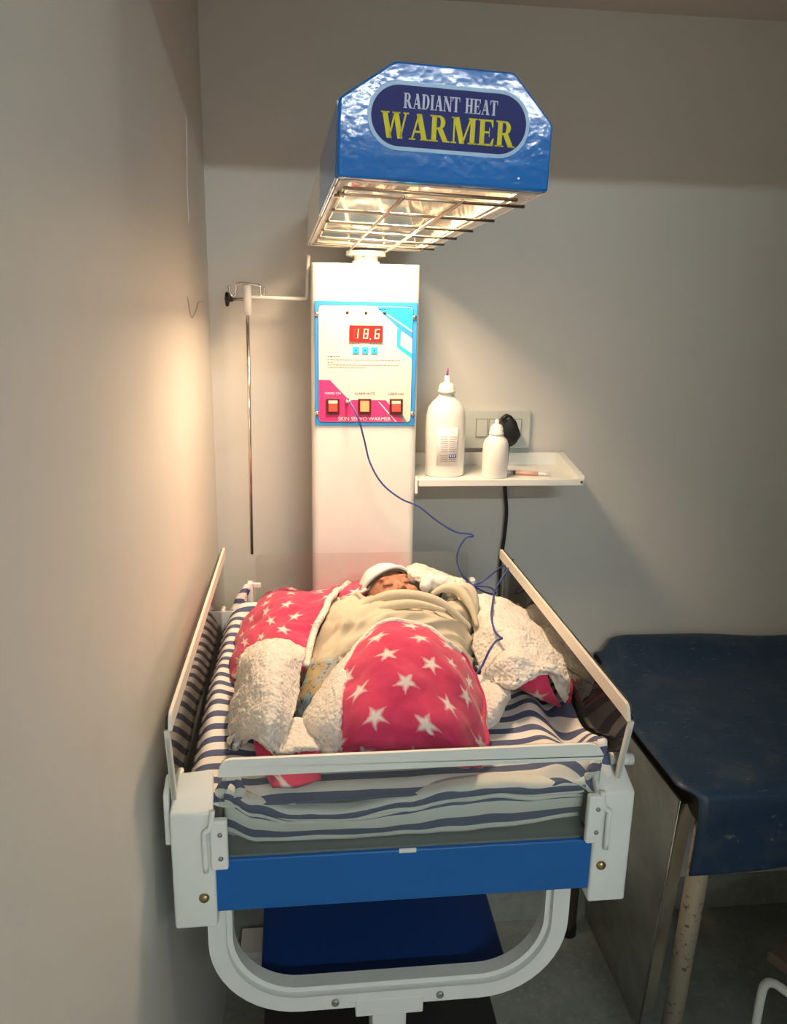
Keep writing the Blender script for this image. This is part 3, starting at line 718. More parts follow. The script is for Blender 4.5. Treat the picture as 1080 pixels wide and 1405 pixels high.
hem(1, -.017, .22, .9185, 'hem_fold', .005); hem(2, -.008, .24, .9178, 'hem_fold', .005); hem(3, .003, .34, .9168, 'hem_fold', .006)
def knot(pts, r, name, seed):
    bm = NB(); tube(bm, crv(pts, 8), lambda t: r*(.75+.35*abs(math.sin(t*9+seed))), 10)
    uvl = bm.loops.layers.uv.verify()
    for f in bm.faces:
        for l in f.loops: l[uvl].uv = (l.vert.co.x, l.vert.co.z*1.3+l.vert.co.y)
    for v in bm.verts: v.co += .0022*noise.noise_vector(v.co*130)
    return obj(name, bm, M['stripe'], sheet, True)
knot([(-.112, .925, .985), (-.108, .917, 1.000), (-.098, .915, 1.016), (-.090, .916, 1.010), (-.086, .918, .995), (-.090, .917, .982), (-.078, .922, .978)], .0065, 'sheet_corner', 1)
knot([(.378, .925, .985), (.388, .921, 1.00), (.394, .922, 1.020), (.400, .93, 1.034), (.404, .95, 1.020), (.396, .97, 1.0)], .0070, 'sheet_corner', 3)
knot([(-.13, 1.545, 1.0), (-.122, 1.552, 1.03), (-.118, 1.55, 1.045), (-.125, 1.54, 1.035), (-.14, 1.53, 1.01), (-.15, 1.52, .99)], .0075, 'sheet_corner', 5)

PATCH = {
    'pink_left': [
        [(-0.123, 1.231, 1.000), (-0.087, 1.180, 1.030), (-0.045, 1.149, 1.050), (0.000, 1.158, 1.050)],
        [(-0.131, 1.333, 1.000), (-0.104, 1.272, 1.040), (-0.052, 1.201, 1.070), (0.006, 1.205, 1.060)],
        [(-0.127, 1.442, 1.000), (-0.089, 1.334, 1.050), (-0.036, 1.263, 1.075), (0.015, 1.256, 1.070)],
        [(-0.109, 1.532, 1.000), (-0.074, 1.421, 1.050), (-0.025, 1.334, 1.080), (0.032, 1.288, 1.090)],
        [(-0.083, 1.601, 1.010), (-0.049, 1.503, 1.050), (0.001, 1.426, 1.070), (0.055, 1.376, 1.090)],
        [(-0.062, 1.668, 1.000), (-0.029, 1.611, 1.020), (0.024, 1.571, 1.030), (0.093, 1.575, 1.040)],
    ],
    'pink_head': [
        [(0.002, 1.637, 1.000), (0.088, 1.627, 1.020), (0.162, 1.657, 1.030), (0.238, 1.684, 1.040)],
        [(0.015, 1.448, 1.060), (0.082, 1.438, 1.080), (0.148, 1.440, 1.100), (0.205, 1.475, 1.105)],
        [(0.034, 1.367, 1.070), (0.088, 1.376, 1.085), (0.127, 1.406, 1.095), (0.192, 1.442, 1.100)],
    ],
    'sherpa_head': [
        [(0.198, 1.581, 1.060), (0.238, 1.623, 1.060), (0.284, 1.611, 1.050), (0.325, 1.589, 1.040), (0.351, 1.561, 1.030)],
        [(0.186, 1.464, 1.100), (0.214, 1.438, 1.120), (0.254, 1.437, 1.105), (0.288, 1.429, 1.095), (0.316, 1.424, 1.080)],
        [(0.189, 1.428, 1.090), (0.212, 1.397, 1.105), (0.246, 1.389, 1.100), (0.277, 1.390, 1.090), (0.308, 1.403, 1.070)],
    ],
    'sherpa_left': [
        [(-0.094, 1.212, 1.060), (-0.063, 1.190, 1.085), (-0.028, 1.182, 1.090), (0.000, 1.172, 1.075)],
        [(-0.107, 1.193, 1.050), (-0.067, 1.108, 1.100), (-0.027, 1.099, 1.105), (-0.003, 1.121, 1.080)],
        [(-0.111, 1.156, 1.030), (-0.072, 1.044, 1.090), (-0.035, 1.021, 1.100), (-0.008, 1.088, 1.060)],
        [(-0.115, 1.104, 1.020), (-0.077, 1.013, 1.070), (-0.041, 0.967, 1.090), (-0.013, 1.040, 1.050)],
        [(-0.118, 1.077, 1.005), (-0.082, 0.994, 1.050), (-0.047, 0.937, 1.075), (-0.020, 0.989, 1.050)],
        [(-0.106, 1.034, 1.000), (-0.076, 0.976, 1.040), (-0.046, 0.934, 1.050), (-0.025, 0.978, 1.040)],
        [(-0.102, 1.027, 1.000), (-0.073, 0.980, 1.030), (-0.037, 0.937, 1.035), (-0.028, 0.958, 1.030)],
    ],
    'sherpa_low': [
        [(-0.026, 1.017, 1.040), (-0.001, 1.034, 1.030), (0.020, 1.011, 1.030)],
        [(-0.030, 0.977, 1.035), (-0.006, 0.997, 1.030), (0.019, 0.978, 1.030)],
        [(-0.035, 0.946, 1.030), (-0.011, 0.948, 1.035), (0.018, 0.956, 1.030)],
    ],
    'pink_flap': [
        [(-0.076, 1.006, 1.025), (-0.035, 0.949, 1.030), (0.019, 0.967, 1.030)],
        [(-0.064, 0.954, 1.012), (-0.025, 0.938, 1.015), (0.018, 0.934, 1.015)],
        [(-0.046, 0.919, 0.998), (-0.015, 0.913, 1.000), (0.018, 0.924, 1.000)],
    ],
    'sherpa_strip': [
        [(0.052, 1.095, 1.090), (0.066, 1.104, 1.100), (0.086, 1.132, 1.100)],
        [(0.027, 1.086, 1.060), (0.039, 1.035, 1.085), (0.056, 1.043, 1.095)],
        [(0.005, 1.058, 1.040), (0.025, 0.999, 1.070), (0.045, 0.984, 1.085)],
        [(-0.009, 1.033, 1.025), (0.014, 0.976, 1.050), (0.038, 0.947, 1.060)],
        [(0.004, 1.009, 1.015), (0.019, 0.963, 1.030), (0.036, 0.943, 1.030)],
        [(0.015, 0.987, 1.005), (0.019, 0.942, 1.010), (0.030, 0.941, 1.010)],
    ],
    'pink_main': [
        [(0.091, 1.146, 1.106), (0.116, 1.155, 1.121), (0.146, 1.152, 1.126), (0.186, 1.138, 1.121), (0.214, 1.115, 1.106), (0.238, 1.117, 1.086)],
        [(0.071, 1.104, 1.103), (0.101, 1.072, 1.128), (0.138, 1.069, 1.133), (0.180, 1.063, 1.125), (0.215, 1.068, 1.103), (0.248, 1.110, 1.073)],
        [(0.054, 1.056, 1.091), (0.091, 1.013, 1.116), (0.133, 1.006, 1.121), (0.181, 1.010, 1.111), (0.217, 1.021, 1.091), (0.259, 1.087, 1.051)],
        [(0.043, 1.010, 1.075), (0.082, 0.965, 1.100), (0.131, 0.965, 1.100), (0.182, 0.970, 1.090), (0.221, 0.985, 1.070), (0.264, 1.057, 1.030)],
        [(0.037, 0.975, 1.050), (0.079, 0.927, 1.075), (0.127, 0.929, 1.075), (0.176, 0.928, 1.070), (0.220, 0.951, 1.050), (0.254, 1.001, 1.020)],
        [(0.033, 0.953, 1.030), (0.079, 0.924, 1.045), (0.127, 0.925, 1.045), (0.176, 0.926, 1.040), (0.212, 0.929, 1.030), (0.243, 0.960, 1.010)],
        [(0.034, 0.966, 1.000), (0.082, 0.948, 1.005), (0.130, 0.941, 1.005), (0.180, 0.941, 1.000), (0.209, 0.936, 1.000), (0.235, 0.940, 0.998)],
    ],
    'swaddle': [
        [(0.048, 1.390, 1.075), (0.093, 1.351, 1.090), (0.145, 1.341, 1.090), (0.196, 1.328, 1.088), (0.232, 1.303, 1.090), (0.291, 1.389, 1.080)],
        [(0.027, 1.316, 1.079), (0.081, 1.263, 1.109), (0.135, 1.247, 1.114), (0.190, 1.243, 1.109), (0.237, 1.259, 1.099), (0.292, 1.327, 1.079)],
        [(0.016, 1.294, 1.058), (0.072, 1.208, 1.108), (0.130, 1.198, 1.113), (0.190, 1.200, 1.108), (0.239, 1.230, 1.088), (0.297, 1.306, 1.048)],
        [(0.007, 1.254, 1.038), (0.059, 1.190, 1.088), (0.116, 1.171, 1.103), (0.188, 1.181, 1.093), (0.243, 1.185, 1.068), (0.296, 1.272, 1.028)],
        [(-0.006, 1.187, 1.030), (0.045, 1.133, 1.085), (0.090, 1.132, 1.090), (0.182, 1.139, 1.090), (0.233, 1.161, 1.060), (0.280, 1.209, 1.030)],
        [(-0.014, 1.119, 1.012), (0.027, 1.110, 1.060), (0.083, 1.118, 1.070), (0.168, 1.119, 1.075), (0.226, 1.153, 1.045), (0.276, 1.188, 1.020)],
    ],
    'print_cloth': [
        [(0.006, 1.145, 1.060), (0.034, 1.129, 1.075), (0.062, 1.118, 1.085)],
        [(-0.007, 1.116, 1.040), (0.015, 1.090, 1.055), (0.041, 1.091, 1.065)],
        [(-0.016, 1.089, 1.012), (-0.001, 1.064, 1.025), (0.025, 1.078, 1.040)],
        [(-0.018, 1.078, 1.000), (-0.003, 1.068, 1.005), (0.021, 1.079, 1.010)],
    ],
    'sherpa_right': [
        [(0.311, 1.430, 1.060), (0.343, 1.413, 1.070), (0.379, 1.410, 1.060), (0.412, 1.396, 1.045), (0.435, 1.358, 1.030), (0.437, 1.329, 1.020)],
        [(0.294, 1.311, 1.060), (0.316, 1.265, 1.085), (0.351, 1.253, 1.085), (0.385, 1.254, 1.070), (0.416, 1.254, 1.050), (0.440, 1.255, 1.035)],
        [(0.286, 1.249, 1.045), (0.306, 1.194, 1.075), (0.336, 1.169, 1.085), (0.370, 1.160, 1.075), (0.403, 1.163, 1.060), (0.437, 1.176, 1.040)],
        [(0.280, 1.198, 1.035), (0.301, 1.142, 1.060), (0.326, 1.108, 1.075), (0.354, 1.104, 1.070), (0.379, 1.087, 1.065), (0.424, 1.120, 1.035)],
        [(0.278, 1.151, 1.025), (0.299, 1.109, 1.045), (0.315, 1.082, 1.050), (0.350, 1.087, 1.060), (0.373, 1.085, 1.060), (0.413, 1.095, 1.025)],
        [(0.277, 1.123, 1.020), (0.294, 1.112, 1.035), (0.317, 1.110, 1.035), (0.338, 1.096, 1.050), (0.372, 1.093, 1.050), (0.406, 1.093, 1.005)],
    ],
    'pink_corner': [
        [(0.315, 1.102, 1.040), (0.342, 1.095, 1.050), (0.373, 1.113, 1.055)],
        [(0.325, 1.117, 1.030), (0.349, 1.098, 1.030), (0.377, 1.086, 1.035)],
        [(0.337, 1.128, 1.020), (0.364, 1.111, 1.010), (0.398, 1.096, 1.000)],
    ],
    'sherpa_lobe': [
        [(0.275, 1.154, 1.030), (0.296, 1.116, 1.035), (0.318, 1.112, 1.030)],
        [(0.264, 1.068, 1.030), (0.287, 1.057, 1.035), (0.313, 1.088, 1.020)],
        [(0.262, 1.040, 1.015), (0.278, 1.039, 1.015), (0.304, 1.087, 1.000)],
        [(0.261, 1.029, 1.000), (0.274, 1.039, 1.000), (0.292, 1.063, 0.995)],
    ],
}

def cr1(p0, p1, p2, p3, t):
    return .5*((2*p1)+(p2-p0)*t+(2*p0-5*p1+4*p2-p3)*t*t+(3*p1-p0-3*p2+p3)*t**3)
def surf(rows, n):
    """Catmull-Rom surface through a grid of control points, n steps per span"""
    rows = [[Vector(p) for p in r] for r in rows]
    def line(pts):
        out = []; L = len(pts)
        for i in range(L-1):
            p0 = pts[i-1] if i > 0 else 2*pts[0]-pts[1]; p3 = pts[i+2] if i+2 < L else 2*pts[-1]-pts[-2]
            for k in range(n): out.append(cr1(p0, pts[i], pts[i+1], p3, k/n))
        out.append(pts[-1]); return out
    a = [line(r) for r in rows]; b = list(zip(*a)); c = [line(list(q)) for q in b]
    return [list(q) for q in zip(*c)]
def normals(P):
    nr, nc = len(P), len(P[0]); N = []
    for i in range(nr):
        r = []
        for j in range(nc):
            du = P[i][min(j+1, nc-1)]-P[i][max(j-1, 0)]; dv = P[min(i+1, nr-1)][j]-P[max(i-1, 0)][j]
            q = du.cross(dv)
            if q.length < 1e-12: q = Vector((0, 0, 1))
            q.normalize()
            if q.z < 0 and abs(q.z) > .05: q = -q
            elif q.y > 0 and abs(q.z) <= .05: q = -q
            r.append(q)
        N.append(r)
    return N
def cloth(key, mat, parent, name, n=12, amp=.002, fine=.0, thick=.006, wr=None, uvo=(0, 0), label=None, floor_z=None):
    P = surf(PATCH[key], n); N = normals(P)
    for i, r in enumerate(P):
        for j, p in enumerate(r):
            q = p*1.0; d = amp*noise.noise(q*28)+amp*.6*noise.noise(q*60)
            if fine:
                d += fine*(noise.noise(q*110)+.7*noise.noise(q*190))*2.0
            if wr: d += wr(q)
            r[j] = p+N[i][j]*d
    bm = gridmesh(P, lambda i, j, u, v: (u+uvo[0], v+uvo[1])); recalc(bm)
    if sum(f.normal.z for f in bm.faces) < 0: bmesh.ops.reverse_faces(bm, faces=bm.faces[:])
    o = obj(name, bm, mat, parent, True, label)
    mo = o.modifiers.new('s', 'SOLIDIFY'); mo.thickness = thick; mo.offset = -1
    return o, P
bk = thing('star_blanket', (.15, 1.15, MZ), 'pink star fleece blanket with white sherpa lining wrapped round the newborn', 'blanket')
def edge(P, which, r, name, mat):
    if which == 'top': pts = P[0]
    elif which == 'bottom': pts = P[-1]
    elif which == 'left': pts = [q[0] for q in P]
    else: pts = [q[-1] for q in P]
    bm = NB(); tube(bm, pts, r, 6); return obj(name, bm, mat, bk, True)
w1 = lambda q: .004*math.sin(q.x*70+q.y*35+3*noise.noise(q*9))
_, Pm = cloth('pink_left', M['fleece'], bk, 'fleece_fold', 14, .004, 0, .008, lambda q: .009*noise.noise(q*16), (.02, .03)); edge(Pm, 'right', .006, 'hem_edge', M['sherpa'])
_, Pm = cloth('pink_head', M['fleece'], bk, 'fleece_fold', 14, .002, 0, .008, None, (.3, .0)); edge(Pm, 'bottom', .004, 'hem_edge', M['sherpa'])
cloth('sherpa_head', M['sherpa'], bk, 'sherpa_fold', 16, .004, .0009, .012, lambda q: .006*noise.noise(q*35))
cloth('sherpa_left', M['sherpa'], bk, 'sherpa_fold', 16, .002, .0009, .012, lambda q: .004*noise.noise(q*30))
cloth('sherpa_low', M['sherpa'], bk, 'sherpa_fold', 16, .002, .0007, .010)
_, Pm = cloth('pink_flap', M['fleece'], bk, 'fleece_fold', 14, .001, 0, .006, None, (.18, .02))
_, Pm = cloth('sherpa_strip', M['sherpa'], bk, 'sherpa_fold', 14, .0015, .0006, .010)
_, Pm = cloth('pink_main', M['fleece'], bk, 'fleece_fold', 14, .002, 0, .008, lambda q: .0035*math.sin((q.x*.8+q.y*.6)*75+2.5*noise.noise(q*8))*sm(1.14, 1.0, q.y)*.8, (.02, .012), label='pink fleece printed with white stars')
edge(Pm, 'top', .0045, 'hem_edge', M['sherpa']); edge(Pm, 'left', .0035, 'hem_edge', M['sherpa']); edge(Pm, 'right', .0035, 'hem_edge', M['fleece'])
_, Pm = cloth('sherpa_right', M['sherpa'], bk, 'sherpa_fold', 14, .003, .0008, .007, lambda q: .004*noise.noise(q*26)+.0055*(1-2*abs(math.sin((q.x*.55+q.y)*34+2.2*noise.noise(q*7)))))
edge(Pm, 'right', .0032, 'hem_edge', M['fleece']); edge(Pm, 'bottom', .0030, 'hem_edge', M['sherpa'])
_, Pm = cloth('pink_corner', M['fleece'], bk, 'fleece_fold', 14, .0005, 0, .004, None, (.030, .045))
cloth('sherpa_lobe', M['sherpa'], bk, 'sherpa_fold', 14, .002, .0007, .010)

# ------------------------------------------------------------------ the newborn
baby = thing('person', (.15, 1.2, MZ), 'newborn asleep on its back in a white cap, bundled in beige cloth', 'person')
HC = Vector((.158, 1.412, 1.066))
fn = Vector((.24, -.42, .87)).normalized(); crown = Vector((-.42, .84, .36)); crown = (crown-fn*crown.dot(fn)).normalized(); rt = crown.cross(fn).normalized()
HB = Matrix(((rt.x, crown.x, fn.x, HC.x), (rt.y, crown.y, fn.y, HC.y), (rt.z, crown.z, fn.z, HC.z), (0, 0, 0, 1)))
bm = NB()
def blob(c, r, Mx=None, seg=20):
    t_ = bmesh.new(); bmesh.ops.create_uvsphere(t_, u_segments=seg, v_segments=seg//2+2, radius=1)
    for v in t_.verts: v.co = Vector((c[0]+v.co.x*r[0], c[1]+v.co.y*r[1], c[2]+v.co.z*r[2]))
    if Mx is not None: t_.transform(Mx)
    merge(bm, t_)
blob((0, .006, 0), (.047, .058, .050), HB, 32); blob((0, -.028, .008), (.036, .034, .036), HB)
for s in (-1, 1):
    blob((s*.019, -.002, .0445), (.0110, .0065, .0060), HB)      # closed eyelids
    blob((s*.018, .011, .0450), (.0140, .0045, .0050), HB)       # brows
    blob((s*.024, -.022, .0360), (.0150, .0150, .0120), HB)      # cheeks
    blob((s*.0475, -.006, -.004), (.005, .014, .009), HB)        # ears
    blob((s*.0055, -.0205, .0490), (.0050, .0045, .0045), HB)    # nostrils
blob((0, -.012, .0480), (.0055, .0120, .0060), HB); blob((0, -.018, .0520), (.0060, .0055, .0055), HB)   # nose
blob((0, -.034, .0430), (.0120, .0035, .0045), HB); blob((0, -.040, .0415), (.0105, .0040, .0045), HB)   # lips
blob((0, -.050, .034), (.012, .010, .010), HB)
def limb(pts, rs):
    pts = [Vector(p) for p in pts]
    for (a, ra), (b, rb) in zip(zip(pts, rs), list(zip(pts, rs))[1:]):
        for k in range(7):
            t = k/6; c = a.lerp(b, t); r_ = ra+(rb-ra)*t; blob(c, (r_, r_, r_), None, 12)
limb([(.160, 1.375, 1.050), (.156, 1.335, 1.045)], [.022, .024])
limb([(.154, 1.31, 1.048), (.152, 1.24, 1.046), (.150, 1.17, 1.042)], [.042, .045, .041])
for s in (-1, 1):
    limb([(.153+s*.048, 1.305, 1.050), (.153+s*.066, 1.25, 1.040), (.153+s*.040, 1.215, 1.052)], [.019, .017, .014])
    limb([(.151+s*.028, 1.15, 1.040), (.150+s*.060, 1.10, 1.060), (.150+s*.040, 1.035, 1.030), (.150+s*.040, 1.01, 1.034)], [.028, .022, .016, .013])
body = obj('body', bm, M['skin'], baby, True)
mo = body.modifiers.new('r', 'REMESH'); mo.mode = 'VOXEL'; mo.voxel_size = .0022; mo.use_smooth_shade = True
mo = body.modifiers.new('sm', 'SMOOTH'); mo.factor = .5; mo.iterations = 3
bm = NB()
for s in (-1, 1):
    tube(bm, [HB @ Vector((s*.019+dx_, -.0045-.0030*(1-(dx_/.010)**2), .0490-.25*abs(dx_)*abs(dx_)*100-.0006)) for dx_ in (-.010, -.006, -.002, .002, .006, .010)], .0009, 6)
obj('closed_lashes', bm, M['capdark'], baby)
# cap
bm = NB(); prof = []
for i in range(15):
    a = R(8+ (90-8)*i/14); prof.append((math.cos(a), math.sin(a)))
rings = []
for r_, h_ in [(1.0, .02)]+prof:
    ring = []
    for k in range(40):
        a = 2*math.pi*k/40
        x = .0515*r_*math.cos(a); z = .0565*r_*math.sin(a); y = .014+.056*h_-.10*max(0, -math.sin(a))*.16*(1-h_)+.006*math.sin(a)*(1-h_)
        p = HB @ Vector((x, y, z)); p += .0012*noise.noise_vector(p*60); ring.append(bm.verts.new(p))
    rings.append(ring)
for i in range(len(rings)-1):
    for k in range(40): bm.faces.new((rings[i][k], rings[i][(k+1) % 40], rings[i+1][(k+1) % 40], rings[i+1][k]))
cap = obj('cap', bm, M['cap'], baby, True, 'white knitted cap'); mo = cap.modifiers.new('s', 'SOLIDIFY'); mo.thickness = .003; mo.offset = 1
def brim(dy, f, r_, mat, name):
    bm = NB(); tube(bm, [HB @ Vector((.0515*f*math.cos(2*math.pi*k/40), .0155+dy-.016*max(0, -math.sin(2*math.pi*k/40))+.006*math.sin(2*math.pi*k/40), .0565*f*math.sin(2*math.pi*k/40))) for k in range(40)], r_, 8, True)
    return obj(name, bm, mat, baby, True)
brim(.004, 1.03, .0045, M['cap'], 'cap_brim'); brim(-.0015, 1.01, .0016, M['capdark'], 'cap_piping')
# beige wrap
def fold(q):
    a = (q.y-q.x*.42)*105+3.4*noise.noise(q*8); b = (q.y*.9-q.x*.75)*230+4*noise.noise(q*13)
    return .0085*(1-abs(math.sin(a*.5))*1.6)*(.55+.6*noise.noise(q*9+Vector((3, 1, 2))))+.0052*(1-2*abs(math.sin(b*.5)))*(.5+.5*noise.noise(q*15))+.002*noise.noise(q*40)
sw, Pm = cloth('swaddle', M['beige'], baby, 'wrap_cloth', 14, .002, 0, .004, fold, label='beige cotton wrap')
bm = NB(); tube(bm, [p+Vector((0, 0, .001)) for p in Pm[0]], .005, 8); obj('wrap_edge', bm, M['beige'], baby, True)
# loose folds of the wrap by the shoulder
for a, pts in enumerate(([(.262, 1.352, 1.090), (.280, 1.345, 1.108), (.296, 1.335, 1.108), (.303, 1.318, 1.090), (.300, 1.30, 1.065)],
                         [(.225, 1.325, 1.105), (.250, 1.335, 1.112), (.275, 1.325, 1.110), (.292, 1.300, 1.090), (.297, 1.27, 1.065)],
                         [(.075, 1.30, 1.075), (.120, 1.285, 1.112), (.170, 1.28, 1.122), (.230, 1.265, 1.112), (.280, 1.24, 1.075)],
                         [(.045, 1.20, 1.040), (.075, 1.235, 1.085), (.120, 1.245, 1.108), (.180, 1.245, 1.118), (.235, 1.235, 1.108)],
                         [(.020, 1.13, 1.022), (.050, 1.17, 1.065), (.085, 1.19, 1.090), (.120, 1.20, 1.105)])):
    bm = NB(); tube(bm, crv(pts, 8), lambda t: .0075*math.sin(math.pi*min(1, max(.08, t*.9+.06)))+.002, 10)
    obj('wrap_fold', bm, M['beige'], baby, True)
cloth('print_cloth', M['print'], baby, 'printed_cloth', 12, .002, 0, .004, lambda q: .004*noise.noise(q*40), label='printed cotton under the wrap')
# bunched white cloth by the cap
bm = NB()
for k in range(7):
    a = k*.9; t_ = bmesh.new(); bmesh.ops.create_uvsphere(t_, u_segments=16, v_segments=10, radius=.0125)
    for v in t_.verts: v.co = v.co*(1+.20*noise.noise(v.co*160+Vector((k, 0, 0))))+Vector((.243+.0075*(k-3), 1.362+.006*math.sin(a), 1.108+.008*math.sin(a*2.1)))
    merge(bm, t_)
mt = obj('hand_mitten', bm, M['cap'], None, True); mo = mt.modifiers.new('r', 'REMESH'); mo.mode = 'VOXEL'; mo.voxel_size = .0022; mo.use_smooth_shade = True
tag(mt, 'small bunched white cotton mitten beside the newborn\'s cap', 'mitten')

# ------------------------------------------------------------------ cables
PROBE_PATH = [(0.090, 1.600, 1.421), (0.092, 1.585, 1.417), (0.108, 1.570, 1.385), (0.121, 1.585, 1.342), (0.134, 1.590, 1.293), (0.159, 1.580, 1.251), (0.197, 1.575, 1.221), (0.234, 1.570, 1.205), (0.273, 1.570, 1.174), (0.313, 1.570, 1.150), (0.345, 1.570, 1.145), (0.349, 1.565, 1.141), (0.334, 1.560, 1.140), (0.320, 1.560, 1.118), (0.316, 1.560, 1.089), (0.327, 1.555, 1.062), (0.349, 1.550, 1.040), (0.375, 1.545, 1.025), (0.395, 1.530, 1.026), (0.383, 1.535, 1.039), (0.352, 1.550, 1.039), (0.372, 1.555, 1.045), (0.406, 1.555, 1.073), (0.423, 1.535, 1.095), (0.425, 1.520, 1.103), (0.411, 1.500, 1.091), (0.392, 1.480, 1.075), (0.376, 1.460, 1.060), (0.340, 1.334, 1.085), (0.318, 1.252, 1.090), (0.310, 1.197, 1.088), (0.312, 1.167, 1.088), (0.314, 1.161, 1.088), (0.303, 1.157, 1.085), (0.291, 1.146, 1.075), (0.284, 1.144, 1.060), (0.276, 1.136, 1.050), (0.265, 1.124, 1.045)]
bm = NB(); tube(bm, crv(PROBE_PATH, 6), .0019, 8); pc = obj('probe_cable', bm, M['probe'], None, True)
tag(pc, 'thin blue sensor cable hanging from the control panel down to the newborn', 'cable')
bm = NB(); tube(bm, PROBE_PATH[:2], .0034, 10); obj('cable_plug', bm, M['chrome'], pc, True)
for k in range(3):
    bm = NB(); a = [(.275+.02*k, 1.535, 1.012+.01*k), (.30, 1.545, 1.055-.012*k), (.335, 1.54, 1.048), (.352, 1.52, 1.018+.008*k), (.32, 1.525, 1.030-.006*k), (.285, 1.53, 1.040)]
    tube(bm, crv(a, 8), .0019, 8); obj('cable_coil', bm, M['probe'], pc, True)
MAINS_PATH = [(0.465, 1.755, 1.330), (0.462, 1.745, 1.311), (0.469, 1.785, 1.246), (0.470, 1.787, 1.197), (0.477, 1.787, 1.140), (0.476, 1.787, 1.086), (0.471, 1.787, 1.022), (0.471, 1.787, 0.957), (0.477, 1.787, 0.843), (0.494, 1.787, 0.665)]
bm = NB(); tube(bm, crv(MAINS_PATH, 6), .0042, 10); mc = obj('mains_lead', bm, M['black'], None, True)
tag(mc, 'black mains plug and lead running down the wall behind the shelf', 'power cord')
bm = NB(); prism(bm, fillet([(.440, 1.330), (.448, 1.362), (.462, 1.372), (.476, 1.358), (.488, 1.326), (.478, 1.308), (.466, 1.300), (.452, 1.308)], .006, 4), 'y', 1.735, 1.782, .005); obj('plug_body', bm, M['black'], mc, True)
# wall switch plate
sw_ = thing('switch_plate', (.45, 1.79, 1.292), 'white modular switch and socket plate above the side shelf', 'wall socket')
bm = NB(); prism(bm, rrect(.330, .523, 1.288, 1.377, .005), 'y', 1.788, 1.80, .002); obj('cover_plate', bm, M['switchplate'], sw_)
for x0, x1 in ((.395, .420), (.425, .450), (.455, .500)):
    bm = NB(); box(bm, x0-.001, x1+.001, 1.7865, 1.789, 1.315, 1.357, 0); obj('module_gap', bm, M['gap'], sw_)
    bm = NB(); box(bm, x0, x1, 1.784, 1.788, 1.316, 1.356, .001); obj('rocker' if x1 < .46 else 'socket', bm, M['switchplate'], sw_)

# ------------------------------------------------------------------ things on the side shelf
def bottle(x, y, wx, wy, h, prof, label, group, name='saline_bottle'):
    th_ = thing(name, (x, y, SZ), label, 'bottle', group)
    bm = NB(); lathe(bm, [(max(r, .002), z) for r, z in prof], (x, y, SZ), wx, wy, 32); obj('bottle_body', bm, M['bottle'], th_, True)
    return th_
b1 = bottle(.302, 1.672, .0425, .030, .2, [(.92, .0005), (1.0, .004), (1.02, .10), (.99, .130), (.90, .148), (.68, .160), (.47, .168), (.40, .172), (.40, .180)], 'large frosted saline bottle with printed label and purple tip', 'saline bottles')
bm = NB(); lathe(bm, [(.0185, .178), (.0190, .182), (.0185, .184), (.0172, .185), (.0172, .190), (.014, .197), (.006, .201), (.0055, .212), (.004, .214)], (.302, 1.672, SZ), n=24); obj('bottle_cap', bm, M['bottle'], b1, True)
bm = NB(); tube(bm, [(.302, 1.672, SZ+.211), (.303, 1.672, SZ+.230)], lambda t: .0028-.0016*t, 8); obj('needle_tip', bm, M['purple'], b1, True, 'purple needle tip')
def label_patch(x0, x1, z0, z1, off, mat, name):
    bm = NB(); n = 10; F_ = []
    for i in range(n+1):
        x = x0+(x1-x0)*i/n; a = (x-.302)/(.0425*1.03); yy = 1.672-.030*1.03*math.sqrt(max(0, 1-a*a))-off
        F_.append((bm.verts.new((x, yy, SZ+z0)), bm.verts.new((x, yy, SZ+z1))))
    for i in range(n): bm.faces.new((F_[i][0], F_[i+1][0], F_[i+1][1], F_[i][1]))
    o = obj(name, bm, mat, b1, True); mo = o.modifiers.new('s', 'SOLIDIFY'); mo.thickness = .0003; return o
label_patch(.280, .326, .026, .108, .0008, M['paper'], 'bottle_label')
zz = .103
for k in range(16):
    z = .102-.0044*k
    if .050 < z < .056: continue
    for x0, x1 in ((.286+random.random()*.004, .303), (.306, .323-random.random()*.005)):
        if z < .05 or k > 2: label_patch(x0, x1, z-.0009, z, .0012, M['greyink'], 'small_print')
label_patch(.306, .322, .0435, .0505, .0016, M['inknavy'], 'label_block')
for x in (.309, .3135, .318): label_patch(x-.0012, x+.0012, .045, .049, .0020, M['paper'], 'block_mark')
b2 = bottle(.409, 1.650, .0275, .024, .1, [(.94, .0005), (1.0, .003), (1.02, .055), (.98, .072), (.85, .082), (.62, .088), (.52, .092), (.50, .097)], 'small frosted plastic bottle with a dropper cap on the shelf', 'saline bottles', 'dropper_bottle')
bm = NB(); lathe(bm, [(.0150, .092), (.0162, .095), (.0150, .098), (.0140, .099), (.0140, .106), (.010, .113), (.0042, .116), (.0036, .124), (.002, .125)], (.409, 1.650, SZ), n=24); obj('bottle_cap', bm, M['bottle'], b2, True)
tm = thing('thermometer', (.49, 1.66, SZ), 'slim orange and white thermometer lying on the side shelf', 'thermometer')
TM = Matrix.Translation((.450, 1.672, SZ+.0055)) @ Matrix.Rotation(R(-15), 4, 'Z')
bm = NB(); tube(bm, [(0, 0, 0), (.060, 0, 0)], .0042, 10, M=TM); obj('barrel', bm, M['salmon'], tm, True)
bm = NB(); tube(bm, [(.060, 0, 0), (.085, 0, -.001)], .0032, 10, M=TM); obj('tip', bm, M['paper'], tm, True)
bm = NB(); tube(bm, [(-.020, 0, 0), (0, 0, 0)], lambda t: .0048 if t > .5 else .0025, 10, M=TM); obj('cap', bm, M['paper'], tm, True)
bm = NB(); tube(bm, [(.006, 0, 0), (.011, 0, 0)], .0046, 10, M=TM); obj('band', bm, M['ink'], tm, True)

